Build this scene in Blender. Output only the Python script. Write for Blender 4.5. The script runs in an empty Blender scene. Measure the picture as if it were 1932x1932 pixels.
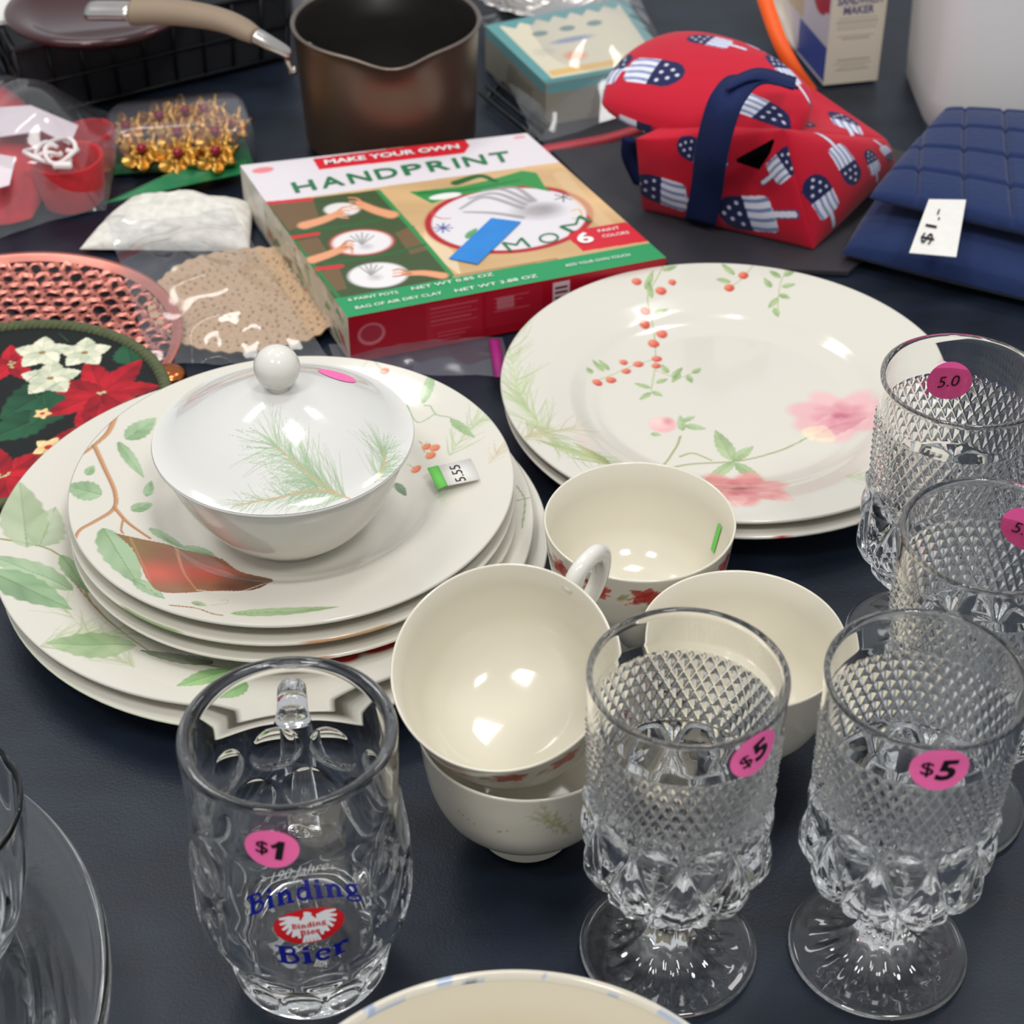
import bpy, math, random
import numpy as np
from mathutils import Vector, Matrix
rnd = random.Random(7); rs = np.random.RandomState(5)
S = bpy.context.scene
PI = math.pi
# ------------------------------------------------------------------ camera
TH, ROLL, FPX, CH = 0.6673, -0.0042, 3500.0, 0.5835
FWD = np.array([0, math.cos(TH), -math.sin(TH)])
UP0 = np.array([0, math.sin(TH), math.cos(TH)]); R0 = np.array([1., 0, 0])
RGT = math.cos(ROLL)*R0 + math.sin(ROLL)*UP0; UPV = -math.sin(ROLL)*R0 + math.cos(ROLL)*UP0
cd = bpy.data.cameras.new('camera'); cam = bpy.data.objects.new('camera', cd)
S.collection.objects.link(cam); S.camera = cam
cd.sensor_width = 36.0; cd.lens = 36.0*FPX/1932.0; cd.clip_start = .02
M = Matrix.Identity(4)
for i in range(3):
    M[i][0] = RGT[i]; M[i][1] = UPV[i]; M[i][2] = -FWD[i]
M[2][3] = CH; cam.matrix_world = M
cd.dof.use_dof = True; cd.dof.focus_distance = .80; cd.dof.aperture_fstop = 15.0
# ------------------------------------------------------------------ world, lamps, exposure
w = bpy.data.worlds.new('hall'); S.world = w; w.use_nodes = True
w.node_tree.nodes['Background'].inputs[0].default_value = (.93, .96, 1, 1)
w.node_tree.nodes['Background'].inputs[1].default_value = .58
def area(name, loc, target, sx, sy, power, col=(1, .97, .92)):
    l = bpy.data.lights.new(name, 'AREA'); l.shape = 'RECTANGLE'; l.size = sx; l.size_y = sy
    l.energy = power; l.color = col
    o = bpy.data.objects.new(name, l); S.collection.objects.link(o); o.location = loc
    o.rotation_euler = (Vector(target)-Vector(loc)).to_track_quat('-Z', 'Y').to_euler(); return o
area('ceiling_or_fill_light', (-1.0, 1.9, 2.3), (0, .9, 0), 1.2, .35, 13, (1, .98, .95))
area('ceiling_or_fill_light', (.2, .9, 2.4), (.1, .75, 0), .5, .5, 10, (1, .98, .95))
area('ceiling_or_fill_light', (.9, 1.9, 2.4), (.3, 1.1, 0), .4, .4, 6, (1, .98, .95))
area('ceiling_or_fill_light', (.6, -.6, 2.2), (.1, .6, 0), .4, .4, 19, (1, .98, .95))  # fill lamp added on the camera side to brighten the front faces
area('ceiling_or_fill_light', (-.7, -.4, 2.2), (-.1, .6, 0), .4, .4, 17, (1, .98, .95))  # second added fill, lifts the near sides from the left
S.view_settings.view_transform = 'Standard'; S.view_settings.look = 'None'
S.view_settings.exposure = -0.06; S.view_settings.gamma = 1.0; S.view_settings.use_curve_mapping = False
S.cycles.max_bounces = 28; S.cycles.transmission_bounces = 28; S.cycles.glossy_bounces = 10
S.cycles.diffuse_bounces = 4; S.cycles.transparent_max_bounces = 32
S.cycles.use_denoising = True; S.cycles.sample_clamp_indirect = 6.0

# ------------------------------------------------------------------ helpers
def P(x, y, z=0.0):
    """photo measurement -> point of the table space at height z"""
    d = FWD + (x-966)/FPX*RGT - (y-966)/FPX*UPV
    t = (z-CH)/d[2]
    return np.array([d[0]*t, d[1]*t, z])
def J(p):
    v = np.array(p, float) - [0, 0, CH]; k = v @ FWD
    return 966+FPX*(v @ RGT)/k, 966-FPX*(v @ UPV)/k
def lin(c):
    c = np.array(c, float)/255.0
    return np.where(c <= .04045, c/12.92, ((c+.055)/1.055)**2.4)
def mat(name, rgb=(200, 200, 200), rough=.5, metal=0., trans=0., ior=1.45, alpha=1., spec=.5, vcol=False,
        bump=0., bscale=60., var=0., coat=0., sheen=0., emit=0., raw=None, sss=0.):
    m = bpy.data.materials.new(name); m.use_nodes = True; nt = m.node_tree
    b = nt.nodes['Principled BSDF']; c = tuple(raw if raw is not None else lin(rgb))+(1,)
    b.inputs['Base Color'].default_value = c; b.inputs['Roughness'].default_value = rough
    b.inputs['Metallic'].default_value = metal; b.inputs['Transmission Weight'].default_value = trans
    b.inputs['IOR'].default_value = ior; b.inputs['Alpha'].default_value = alpha
    b.inputs['Specular IOR Level'].default_value = spec; b.inputs['Coat Weight'].default_value = coat
    b.inputs['Sheen Weight'].default_value = sheen
    src = None
    if vcol:
        a = nt.nodes.new('ShaderNodeAttribute'); a.attribute_name = 'Col'; src = a.outputs['Color']
    if var > 0 or bump > 0:
        tc = nt.nodes.new('ShaderNodeTexCoord'); n = nt.nodes.new('ShaderNodeTexNoise')
        n.inputs['Scale'].default_value = bscale; n.inputs['Detail'].default_value = 5
        nt.links.new(tc.outputs['Object'], n.inputs['Vector'])
        if var > 0:
            mx = nt.nodes.new('ShaderNodeMix'); mx.data_type = 'RGBA'; mx.blend_type = 'MULTIPLY'
            mx.inputs[0].default_value = 1
            mr = nt.nodes.new('ShaderNodeMapRange'); mr.inputs[1].default_value = .3; mr.inputs[2].default_value = .7
            mr.inputs[3].default_value = 1-var; mr.inputs[4].default_value = 1+var
            nt.links.new(n.outputs[0], mr.inputs[0])
            cb = nt.nodes.new('ShaderNodeCombineColor')
            for k in range(3): nt.links.new(mr.outputs[0], cb.inputs[k])
            if src: nt.links.new(src, mx.inputs[6])
            else: mx.inputs[6].default_value = c
            nt.links.new(cb.outputs[0], mx.inputs[7]); src = mx.outputs[2]
        if bump > 0:
            bp = nt.nodes.new('ShaderNodeBump'); bp.inputs['Strength'].default_value = 1
            bp.inputs['Distance'].default_value = bump
            nt.links.new(n.outputs[0], bp.inputs['Height']); nt.links.new(bp.outputs[0], b.inputs['Normal'])
    if src: nt.links.new(src, b.inputs['Base Color'])
    return m
def film_mat(name, tint=(235, 238, 245), haze=.05, rough=.10):
    """thin clear plastic: see-through, glossy at a slant, a little milky"""
    m = bpy.data.materials.new(name); m.use_nodes = True; nt = m.node_tree
    nt.nodes.remove(nt.nodes['Principled BSDF']); out = nt.nodes['Material Output']
    tr = nt.nodes.new('ShaderNodeBsdfTransparent'); df = nt.nodes.new('ShaderNodeBsdfDiffuse'); gl = nt.nodes.new('ShaderNodeBsdfGlossy')
    df.inputs[0].default_value = tuple(lin(tint))+(1,); gl.inputs['Roughness'].default_value = rough
    tr.inputs[0].default_value = (.97, .97, .98, 1)
    m1 = nt.nodes.new('ShaderNodeMixShader'); m1.inputs[0].default_value = haze
    m2 = nt.nodes.new('ShaderNodeMixShader'); lw = nt.nodes.new('ShaderNodeLayerWeight'); lw.inputs[0].default_value = .5
    nt.links.new(tr.outputs[0], m1.inputs[1]); nt.links.new(df.outputs[0], m1.inputs[2])
    nt.links.new(m1.outputs[0], m2.inputs[1]); nt.links.new(gl.outputs[0], m2.inputs[2])
    pw = nt.nodes.new('ShaderNodeMath'); pw.operation = 'POWER'; pw.inputs[1].default_value = 4.0
    mu = nt.nodes.new('ShaderNodeMath'); mu.operation = 'MULTIPLY_ADD'; mu.inputs[1].default_value = .85; mu.inputs[2].default_value = .07; mu.use_clamp = True
    nt.links.new(lw.outputs['Facing'], pw.inputs[0]); nt.links.new(pw.outputs[0], mu.inputs[0]); nt.links.new(mu.outputs[0], m2.inputs[0])
    nt.links.new(m2.outputs[0], out.inputs[0]); return m
class Geo:
    def __init__(s): s.V = []; s.F = []; s.C = []; s.n = 0; s.MI = []
    def add(s, V, F, col=None, mi=0):
        V = np.asarray(V, float).reshape(-1, 3)
        s.V.append(V); s.C.append(np.tile([1., 1, 1], (len(V), 1)) if col is None else (np.tile(col, (len(V), 1)) if np.ndim(col) == 1 else col))
        if isinstance(F, np.ndarray): s.F.append(F.astype(np.int64)+s.n)
        else:
            by = {}
            for f in F: by.setdefault(len(f), []).append(f)
            for k, fs in by.items(): s.F.append(np.array(fs, np.int64)+s.n)
        while len(s.MI) < len(s.F): s.MI.append(mi)
        s.n += len(V); return s
    def build(s, name, m, parent=None, smooth=True, loc=None, mtx=None):
        V = np.concatenate(s.V)
        me = bpy.data.meshes.new(name); me.vertices.add(len(V)); me.vertices.foreach_set('co', V.ravel().astype(np.float32))
        nl = sum(f.size for f in s.F); npol = sum(len(f) for f in s.F)
        me.loops.add(nl); me.polygons.add(npol)
        me.loops.foreach_set('vertex_index', np.concatenate([f.ravel() for f in s.F]).astype(np.int32))
        tot = np.concatenate([np.full(len(f), f.shape[1]) for f in s.F])
        st = np.concatenate([[0], np.cumsum(tot)[:-1]])
        me.polygons.foreach_set('loop_start', st.astype(np.int32)); me.polygons.foreach_set('loop_total', tot.astype(np.int32))
        me.polygons.foreach_set('material_index', np.concatenate([np.full(len(f), mi) for f, mi in zip(s.F, s.MI)]).astype(np.int32))
        me.update(calc_edges=True); me.validate()
        me.polygons.foreach_set('use_smooth', np.full(len(me.polygons), smooth))
        C = np.concatenate(s.C)
        if not np.all(C == 1):
            a = me.color_attributes.new('Col', 'FLOAT_COLOR', 'POINT')
            a.data.foreach_set('color', np.c_[C, np.ones(len(C))].astype(np.float32).ravel())
        for q in (m if isinstance(m, (list, tuple)) else [m]): me.materials.append(q)
        o = bpy.data.objects.new(name, me); S.collection.objects.link(o)
        if parent: o.parent = parent
        if loc is not None: o.location = loc
        if mtx is not None: o.matrix_world = mtx
        return o
def tag(o, label=None, cat=None, group=None, kind=None):
    if label: o['label'] = label
    if cat: o['category'] = cat
    if group: o['group'] = group
    if kind: o['kind'] = kind
    return o
def empty(name, loc, label, cat, group=None, rot=(0, 0, 0)):
    o = bpy.data.objects.new(name, None); S.collection.objects.link(o); o.location = loc; o.rotation_euler = rot
    o.empty_display_size = .01
    return tag(o, label, cat, group)
def lathe(prof, n, disp=None):
    prof = np.array(prof, float); k = len(prof)
    ph = np.arange(n)/n*2*PI
    R = np.repeat(prof[:, 0][:, None], n, 1); Z = np.repeat(prof[:, 1][:, None], n, 1); PH = np.tile(ph, (k, 1))
    if disp is not None: R, Z = disp(R, Z, PH, np.arange(k)[:, None])
    V = np.stack([R*np.sin(PH), -R*np.cos(PH), Z], -1).reshape(-1, 3)
    i = np.arange(k-1)[:, None]*n; j = np.arange(n)[None]; j2 = (j+1) % n
    F = np.stack([i+j, i+j2, i+n+j2, i+n+j], -1).reshape(-1, 4)
    return V, F, PH.ravel(), Z.ravel()
def spline(pts, n):
    """Catmull-Rom through points -> n samples"""
    p = np.array(pts, float); p = np.vstack([2*p[0]-p[1], p, 2*p[-1]-p[-2]]); k = len(p)-3
    t = np.linspace(0, k, n); i = np.minimum(t.astype(int), k-1); u = (t-i)[:, None]
    a, b, c, d = p[i], p[i+1], p[i+2], p[i+3]
    return .5*(2*b+(c-a)*u+(2*a-5*b+4*c-d)*u**2+(3*b-a-3*c+d)*u**3)
def patch(fn, nu, nv):
    u, v = np.meshgrid(np.linspace(0, 1, nu), np.linspace(0, 1, nv), indexing='ij')
    V = fn(u, v).reshape(-1, 3)
    i = np.arange(nu-1)[:, None]*nv; j = np.arange(nv-1)[None]
    F = np.stack([i+j, i+nv+j, i+nv+j+1, i+j+1], -1).reshape(-1, 4)
    return V, F, u.ravel(), v.ravel()
def tube(pts, r, n=10, cap=True, flat=None):
    p = np.array(pts, float); m = len(p); r = np.broadcast_to(r, (m,)).astype(float)
    T = np.gradient(p, axis=0); T /= np.linalg.norm(T, axis=1)[:, None]+1e-12
    up = np.array([0, 0, 1.]) if abs(T[0][2]) < .9 else np.array([1., 0, 0])
    V = []; a = np.cross(T[0], up); a /= np.linalg.norm(a)
    ang = np.arange(n)/n*2*PI
    for i in range(m):
        a = a-T[i]*(a @ T[i]); a /= np.linalg.norm(a); b = np.cross(T[i], a)
        fx = flat if flat else 1
        V.append(p[i]+r[i]*(np.cos(ang)[:, None]*a+np.sin(ang)[:, None]*b*fx))
    V = np.concatenate(V); i = np.arange(m-1)[:, None]*n; j = np.arange(n)[None]; j2 = (j+1) % n
    F = [tuple(q) for q in np.stack([i+j, i+j2, i+n+j2, i+n+j], -1).reshape(-1, 4)]
    if cap: F += [tuple(range(n))[::-1], tuple(range((m-1)*n, m*n))]
    return V, F
def box(c, d, bev=.0):
    """rounded box, centre c, full dims d"""
    c = np.array(c, float); h = np.array(d, float)/2
    bm_v = []; idx = {}; F = []
    if bev <= 0:
        V = np.array([[x, y, z] for x in (-1, 1) for y in (-1, 1) for z in (-1, 1)])*h+c
        return V, [(0, 1, 3, 2), (4, 6, 7, 5), (0, 4, 5, 1), (2, 3, 7, 6), (0, 2, 6, 4), (1, 5, 7, 3)]
    import bmesh
    bm = bmesh.new(); bmesh.ops.create_cube(bm, size=1)
    for v in bm.verts: v.co = Vector((v.co.x*d[0], v.co.y*d[1], v.co.z*d[2]))
    bmesh.ops.bevel(bm, geom=bm.edges[:], offset=bev, segments=3, affect='EDGES', profile=.5)
    bm.verts.index_update()
    V = np.array([v.co[:] for v in bm.verts])+c; F = [tuple(v.index for v in f.verts) for f in bm.faces]; bm.free()
    return V, F
def xf(V, loc=(0, 0, 0), rz=0., R=None):
    V = np.asarray(V, float)
    if R is not None: V = V @ np.array(R).T
    if rz: c, s = math.cos(rz), math.sin(rz); V = V @ np.array([[c, -s, 0], [s, c, 0], [0, 0, 1]]).T
    return V+np.array(loc)
def fbm(x, y, seed=0, oct=3):
    r = np.random.RandomState(seed); o = 0
    for k in range(oct):
        for _ in range(4):
            a = r.rand()*2*PI; o = o+np.sin((x*math.cos(a)+y*math.sin(a))*(2**k)+r.rand()*6.28)/(2**k)
    return o/4
# ---- painting of printed decoration into a colour attribute
class Paint:
    def __init__(s, X, Y, base):
        s.X = X; s.Y = Y; s.C = np.tile(lin(base), (len(X), 1)); s.r = np.random.RandomState(3)
    def _sub(s, x0, x1, y0, y1): return np.nonzero((s.X > x0) & (s.X < x1) & (s.Y > y0) & (s.Y < y1))[0]
    def mix(s, i, a, col):
        a = np.clip(a, 0, 1)[:, None]; s.C[i] = s.C[i]*(1-a)+(lin(col) if np.ndim(col) == 1 else col)*a
    def ell(s, c, rx, ry=None, col=(0, 0, 0), a=1., ang=0., soft=.15, shade=None):
        ry = ry or rx; m = max(rx, ry)*1.3; i = s._sub(c[0]-m, c[0]+m, c[1]-m, c[1]+m)
        if not len(i): return
        dx = s.X[i]-c[0]; dy = s.Y[i]-c[1]; ca, sa = math.cos(ang), math.sin(ang)
        u = (dx*ca+dy*sa)/rx; v = (-dx*sa+dy*ca)/ry; d = np.hypot(u, v)
        cc = lin(col)[None]*np.ones((len(i), 1))
        if shade is not None:
            t = np.clip(np.hypot(u+.35, v-.35), 0, 1.3)[:, None]/1.3; cc = cc*t+lin(shade)*(1-t)
        s.mix(i, np.clip((1-d)/soft, 0, 1)*a, cc)
    def poly(s, pts, col, a=1.):
        p = np.array(pts)[:, :2]; i = s._sub(p[:, 0].min(), p[:, 0].max(), p[:, 1].min(), p[:, 1].max())
        if not len(i): return
        x = s.X[i]; y = s.Y[i]; ins = np.zeros(len(i), bool)
        for k in range(len(p)):
            x1, y1 = p[k]; x2, y2 = p[(k+1) % len(p)]
            if y1 == y2: continue
            c = ((y1 > y) != (y2 > y)) & (x < (x2-x1)*(y-y1)/(y2-y1)+x1); ins ^= c
        s.mix(i, ins*a, col)
    def stroke(s, pts, w0, w1=None, col=(0, 0, 0), a=1., soft=.4, smooth=True):
        w1 = w0 if w1 is None else w1; p = np.array(pts)[:, :2]
        if smooth and len(p) > 2: p = spline(p, 6*len(p))
        m = max(w0, w1); i = s._sub(p[:, 0].min()-m, p[:, 0].max()+m, p[:, 1].min()-m, p[:, 1].max()+m)
        if not len(i): return
        x = s.X[i]; y = s.Y[i]; best = np.full(len(i), -1e9); n = len(p)-1
        for k in range(n):
            a0 = p[k]; d = p[k+1]-a0; L = d @ d+1e-18
            t = np.clip(((x-a0[0])*d[0]+(y-a0[1])*d[1])/L, 0, 1)
            ds = np.hypot(x-a0[0]-t*d[0], y-a0[1]-t*d[1]); wd = (w0+(w1-w0)*(k+t)/n)/2
            best = np.maximum(best, (wd-ds)/(wd*soft+1e-9))
        s.mix(i, np.clip(best, 0, 1)*a, col)
    def leaf(s, b, t, w, col=(150, 180, 135), dark=(105, 140, 95), a=.9, bend=0.):
        b = np.array(b)[:2]; t = np.array(t)[:2]; d = t-b; L = np.hypot(*d); d /= L; nrm = np.array([-d[1], d[0]])
        c = (b+t)/2; m = L/2+w; i = s._sub(c[0]-m, c[0]+m, c[1]-m, c[1]+m)
        if not len(i): return
        x = s.X[i]-b[0]; y = s.Y[i]-b[1]; u = (x*d[0]+y*d[1])/L; v = (x*nrm[0]+y*nrm[1])-bend*L*np.sin(PI*np.clip(u, 0, 1))
        hw = w/2*np.sin(PI*np.clip(u, 0, 1)**.75)**.8+1e-9
        hw = hw*(1+.06*np.sin(u*40))
        q = np.abs(v)/hw; ins = (u > 0) & (u < 1) & (q < 1)
        k = s.r.rand()*6
        tone = .5+.3*np.sin(u*5+k)+.3*np.sign(v)*.6+.25*np.abs(np.sin((u*9-np.abs(v)/w*5)))
        tone = np.clip(tone, 0, 1)[:, None]; cc = lin(col)*tone+lin(dark)*(1-tone)
        edge = np.clip((q-.8)/.2, 0, 1)[:, None]*.4; cc = cc*(1-edge)+lin(dark)*edge
        s.mix(i, ins*a*np.clip((1-q)*8, 0, 1), cc)
        s.stroke([b, b+(t-b)*.5+nrm*bend*L, t], w*.05, w*.02, dark, .8)
    def needles(s, path, L, n, col=(150, 185, 130), w=.0007, a=.6, spread=.9, both=True):
        p = spline(np.array(path)[:, :2], 40); d = np.gradient(p, axis=0)
        for k in range(n):
            j = s.r.randint(0, 38); an = math.atan2(d[j][1], d[j][0])+PI+(s.r.rand()*2-1)*spread*(1 if both else .5)
            l = L*(.6+.5*s.r.rand()); e = p[j]+l*np.array([math.cos(an), math.sin(an)])
            md = (p[j]+e)/2+l*.08*np.array([-math.sin(an), math.cos(an)])*(s.r.rand()*2-1)
            cc = np.array(col)*[.88, .90, .90]+s.r.randint(-18, 14)
            s.stroke([p[j], md, e], w*1.3, w*.5, np.clip(cc, 0, 255), a)
    def flower(s, c, r, n, col, dark, cen, ry=.7, a=.9, rot=0.):
        for layer, f in ((0, 1.), (1, .62)):
            for k in range(n):
                an = k/n*2*PI+rot+layer*.4
                cc = (c[0]+r*f*.5*math.cos(an), c[1]+r*f*.5*math.sin(an)*ry)
                v = .75+.25*s.r.rand(); col2 = np.array(col)*v+np.array(dark)*(1-v)
                s.ell(cc, r*f*.55, r*f*.36, col2, a, math.atan2(math.sin(an)*ry, math.cos(an)), .35, dark if layer else None)
        s.ell(c, r*.2, r*.15, cen, a, 0, .5)
# ---- flat lettering
def text_geo(txt, bold=0.0, font_h=1.0, spacing=1.0):
    cu = bpy.data.curves.new('t', 'FONT'); cu.body = txt; cu.size = 1; cu.offset = bold; cu.resolution_u = 3; cu.space_character = spacing
    o = bpy.data.objects.new('t', cu); S.collection.objects.link(o)
    me = o.to_mesh(); V = np.array([v.co[:] for v in me.vertices]).reshape(-1, 3); F = [tuple(p.vertices) for p in me.polygons]
    o.to_mesh_clear(); bpy.data.objects.remove(o); bpy.data.curves.remove(cu)
    V = V[:, :2]; V = V-V.min(0); V = V/np.array([V[:, 0].max(), V[:, 1].max()]); return V, F   # unit box
def put_text(g, txt, A, B, h, z, bold=.01, col=None, mirror=False, up=None, skew=0.):
    """text with baseline from A to B on a horizontal plane at height z"""
    V, F = text_geo(txt, bold); A = np.array(A)[:2]; B = np.array(B)[:2]; d = B-A; L = np.hypot(*d); d = d/L
    n = np.array([-d[1], d[0]]) if up is None else np.array(up)
    Q = A+np.outer(V[:, 0]*L+skew*V[:, 1]*h, d)+np.outer(V[:, 1]*h, n)
    g.add(np.c_[Q, np.full(len(Q), z)], F, col)
def stroke_geo(polys):
    """list of (pts, width) -> flat quads (V2,F)"""
    V = []; F = []
    for pts, wd in polys:
        p = np.array(pts, float); t = np.gradient(p, axis=0); t /= np.linalg.norm(t, axis=1)[:, None]+1e-9
        n = np.c_[-t[:, 1], t[:, 0]]*(np.broadcast_to(wd, (len(p),))[:, None])/2; b = len(V)
        for i in range(len(p)): V += [p[i]+n[i], p[i]-n[i]]
        for i in range(len(p)-1): F.append((b+2*i, b+2*i+1, b+2*i+3, b+2*i+2))
    return np.array(V), F
def arc(cx, cy, rx, ry, a0, a1, n=12):
    a = np.radians(np.linspace(a0, a1, n)); return np.c_[cx+rx*np.cos(a), cy+ry*np.sin(a)]
def serif_word(word):
    out = []; x = 0
    for ch in word:
        st = lambda X, y0, y1: out.append(([(x+X, y0), (x+X, (y0+y1)/2), (x+X, y1)], .17))
        sf = lambda X0, X1, y: out.append(([(x+X0, y), (x+(X0+X1)/2, y), (x+X1, y)], .075))
        if ch == 'B':
            st(.17, 0, .74); sf(0, .4, .037); sf(0, .4, .703)
            out.append((np.vstack([[(x+.2, .7)], arc(x+.33, .56, .17, .145, 90, -90), [(x+.2, .41)]]), .1))
            out.append((np.vstack([[(x+.2, .4)], arc(x+.35, .22, .2, .185, 90, -90), [(x+.2, .036)]]), .11)); x += .66
        elif ch == 'i':
            st(.16, 0, .48); sf(.02, .3, .03); sf(.02, .2, .46); out.append(([(x+.08, .64), (x+.16, .64), (x+.24, .64)], .15)); x += .36
        elif ch == 'n':
            st(.16, 0, .48); sf(.02, .3, .03); sf(.02, .2, .46)
            out.append((np.vstack([arc(x+.34, .32, .13, .13, 165, 0), [(x+.47, .02)]]), .14)); sf(.36, .62, .03); x += .68
        elif ch == 'd':
            out.append((arc(x+.25, .25, .17, .21, 20, 340, 20), .12)); st(.44, .02, .76); sf(.3, .5, .72); sf(.44, .58, .03); x += .62
        elif ch == 'g':
            out.append((arc(x+.24, .3, .15, .16, 0, 360, 20), .11)); out.append((arc(x+.26, -.06, .22, .12, 0, 360, 20), .085))
            out.append(([(x+.14, .17), (x+.1, .09), (x+.3, .05), (x+.42, .0)], .09)); out.append(([(x+.34, .42), (x+.42, .48), (x+.52, .47)], .08)); x += .58
        elif ch == 'e':
            out.append((arc(x+.25, .25, .17, .21, 5, 320, 20), .12)); out.append(([(x+.1, .26), (x+.25, .26), (x+.43, .26)], .07)); x += .5
        elif ch == 'r':
            st(.16, 0, .48); sf(.02, .34, .03); sf(.02, .2, .46); out.append((arc(x+.34, .3, .13, .15, 160, 50, 8), .12))
            out.append((arc(x+.43, .4, .035, .035, 0, 360, 8), .08)); x += .54
        elif ch == ' ': x += .3
    V, F = stroke_geo(out); return V, F, x
# ---- surfaces of revolution that carry stickers
def locate(cx, cy, rf, px, py, zr, back=False):
    best = None
    for z in np.linspace(zr[0], zr[1], 70):
        r = rf(z)
        for ph in (np.linspace(-1.5, 1.5, 121) + (PI if back else 0)):
            q = J((cx+r*math.sin(ph), cy-r*math.cos(ph), z)); e = (q[0]-px)**2+(q[1]-py)**2
            if best is None or e < best[0]: best = (e, ph, z)
    return best[1], best[2]
def wrap(V2, ph0, z0, rf, off, ang=0., mirror=1):
    """flat drawing (metres, centred) wrapped on a round glass, local coords"""
    V2 = np.asarray(V2); c, s = math.cos(ang), math.sin(ang); x = (V2[:, 0]*c-V2[:, 1]*s)*mirror; y = V2[:, 0]*s+V2[:, 1]*c
    z = z0+y; r = np.array([rf(q) for q in z])+off; ph = ph0+x/np.array([rf(z0)])
    return np.c_[r*np.sin(ph), -r*np.cos(ph), z]
def disc2(rx, ry, nr=5, n=36):
    V = [(0, 0)]; F = []
    for i in range(1, nr+1):
        for j in range(n): a = j/n*2*PI; V.append((rx*i/nr*math.cos(a), ry*i/nr*math.sin(a)))
    for j in range(n): F.append((0, 1+j, 1+(j+1) % n))
    for i in range(nr-1):
        for j in range(n): a = 1+i*n; F.append((a+j, a+n+j, a+n+(j+1) % n, a+(j+1) % n))
    return np.array(V), F
def center_text(txt, wd, ht, bold=.02):
    V, F = text_geo(txt, bold); return (V-.5)*[wd, ht], F

# ------------------------------------------------------------------ materials
CHINA = mat('china', rough=.12, vcol=True, spec=.5, coat=.3)
CHINAW = mat('china_plain', (220, 217, 208), rough=.12, coat=.3, var=.015, bscale=30)
GLASS = mat('clear_glass', raw=(.985, .99, .985), rough=0, trans=1, ior=1.47)
PINK = mat('neon_pink_paper', (255, 112, 178), rough=.6, var=.03)
PINK2 = mat('deep_pink_paper', (255, 100, 172), rough=.6, var=.03)
BLACK = mat('black_ink', (14, 12, 16), rough=.5, var=.05)
WHITEP = mat('white_paper', (224, 222, 216), rough=.7, var=.03, bscale=200)
FILM = film_mat('clear_film'); FILM2 = film_mat('milky_film', (225, 222, 240), .08, .14)
STEEL = mat('steel', (205, 200, 195), rough=.22, metal=1, var=.05)

# ------------------------------------------------------------------ the setting
gr = Geo().add(*box((0, 1, -.80), (8, 8, .04))); tag(gr.build('floor', mat('floor_tiles', (120, 115, 108), rough=.6, var=.1, bscale=4)), kind='structure')
tb = empty('table', (0, .85, -.76), 'long folding table carrying all the goods under its navy cloth', 'table')
Geo().add(*box((0, 0, .735), (1.6, 2.3, .03), .005)).build('table_top', mat('laminate', (150, 145, 140), rough=.5, var=.05), tb)
for sx in (-.7, .7):
    for sy in (-1.0, 1.0): Geo().add(*tube([(sx, sy, 0), (sx, sy, .72)], .015)).build('leg', STEEL, tb)
def cloth(u, v):
    x = (u-.5)*1.7; y = (v-.5)*2.4+.85
    z = -.0012+.0006*fbm(x*9, y*9, 4, 2)*np.ones_like(x)
    return np.stack([x, y, np.minimum(z, -.0004)], -1)
V, F, _, _ = patch(cloth, 120, 160)
g = Geo().add(V, F); V2 = V.copy(); V2[:, 2] = -.0075; g.add(V2, F[:, ::-1])
for (x0, x1, y0, y1) in ((-.85, -.85, -.35, 2.05), (.85, .85, -.35, 2.05)):
    V3, F3, _, _ = patch(lambda u, v: np.stack([x0+.008*np.sin(u*60)*v+math.copysign(.012, x0)*v**.5, y0+(y1-y0)*u, -.001-.35*v], -1), 160, 12); g.add(V3, F3)
def cloth_mat():
    m = mat('navy_vinyl_cloth', (36, 45, 62), rough=.40, spec=.42); nt = m.node_tree; b = nt.nodes['Principled BSDF']
    tc = nt.nodes.new('ShaderNodeTexCoord'); n = nt.nodes.new('ShaderNodeTexNoise'); n.inputs['Scale'].default_value = 14; n.inputs['Detail'].default_value = 8
    mp = nt.nodes.new('ShaderNodeMapping'); mp.inputs['Scale'].default_value = (1, 2.2, 1); mp.inputs['Rotation'].default_value = (0, 0, .5)
    nt.links.new(tc.outputs['Object'], mp.inputs[0]); nt.links.new(mp.outputs[0], n.inputs['Vector'])
    r = nt.nodes.new('ShaderNodeValToRGB'); r.color_ramp.elements[0].position = .35; r.color_ramp.elements[1].position = .75
    r.color_ramp.elements[0].color = tuple(lin((17, 24, 36)))+(1,); r.color_ramp.elements[1].color = tuple(lin((32, 41, 56)))+(1,)
    nt.links.new(n.outputs[0], r.inputs[0]); nt.links.new(r.outputs[0], b.inputs['Base Color'])
    n2 = nt.nodes.new('ShaderNodeTexNoise'); n2.inputs['Scale'].default_value = 700; nt.links.new(tc.outputs['Object'], n2.inputs['Vector'])
    bp = nt.nodes.new('ShaderNodeBump'); bp.inputs['Distance'].default_value = .0002; bp.inputs['Strength'].default_value = .6
    nt.links.new(n2.outputs[0], bp.inputs['Height']); nt.links.new(bp.outputs[0], b.inputs['Normal']); return m
CLOTH = cloth_mat()
tag(g.build('tablecloth', CLOTH), 'dark navy vinyl tablecloth spread under everything on the table', 'tablecloth')

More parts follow.
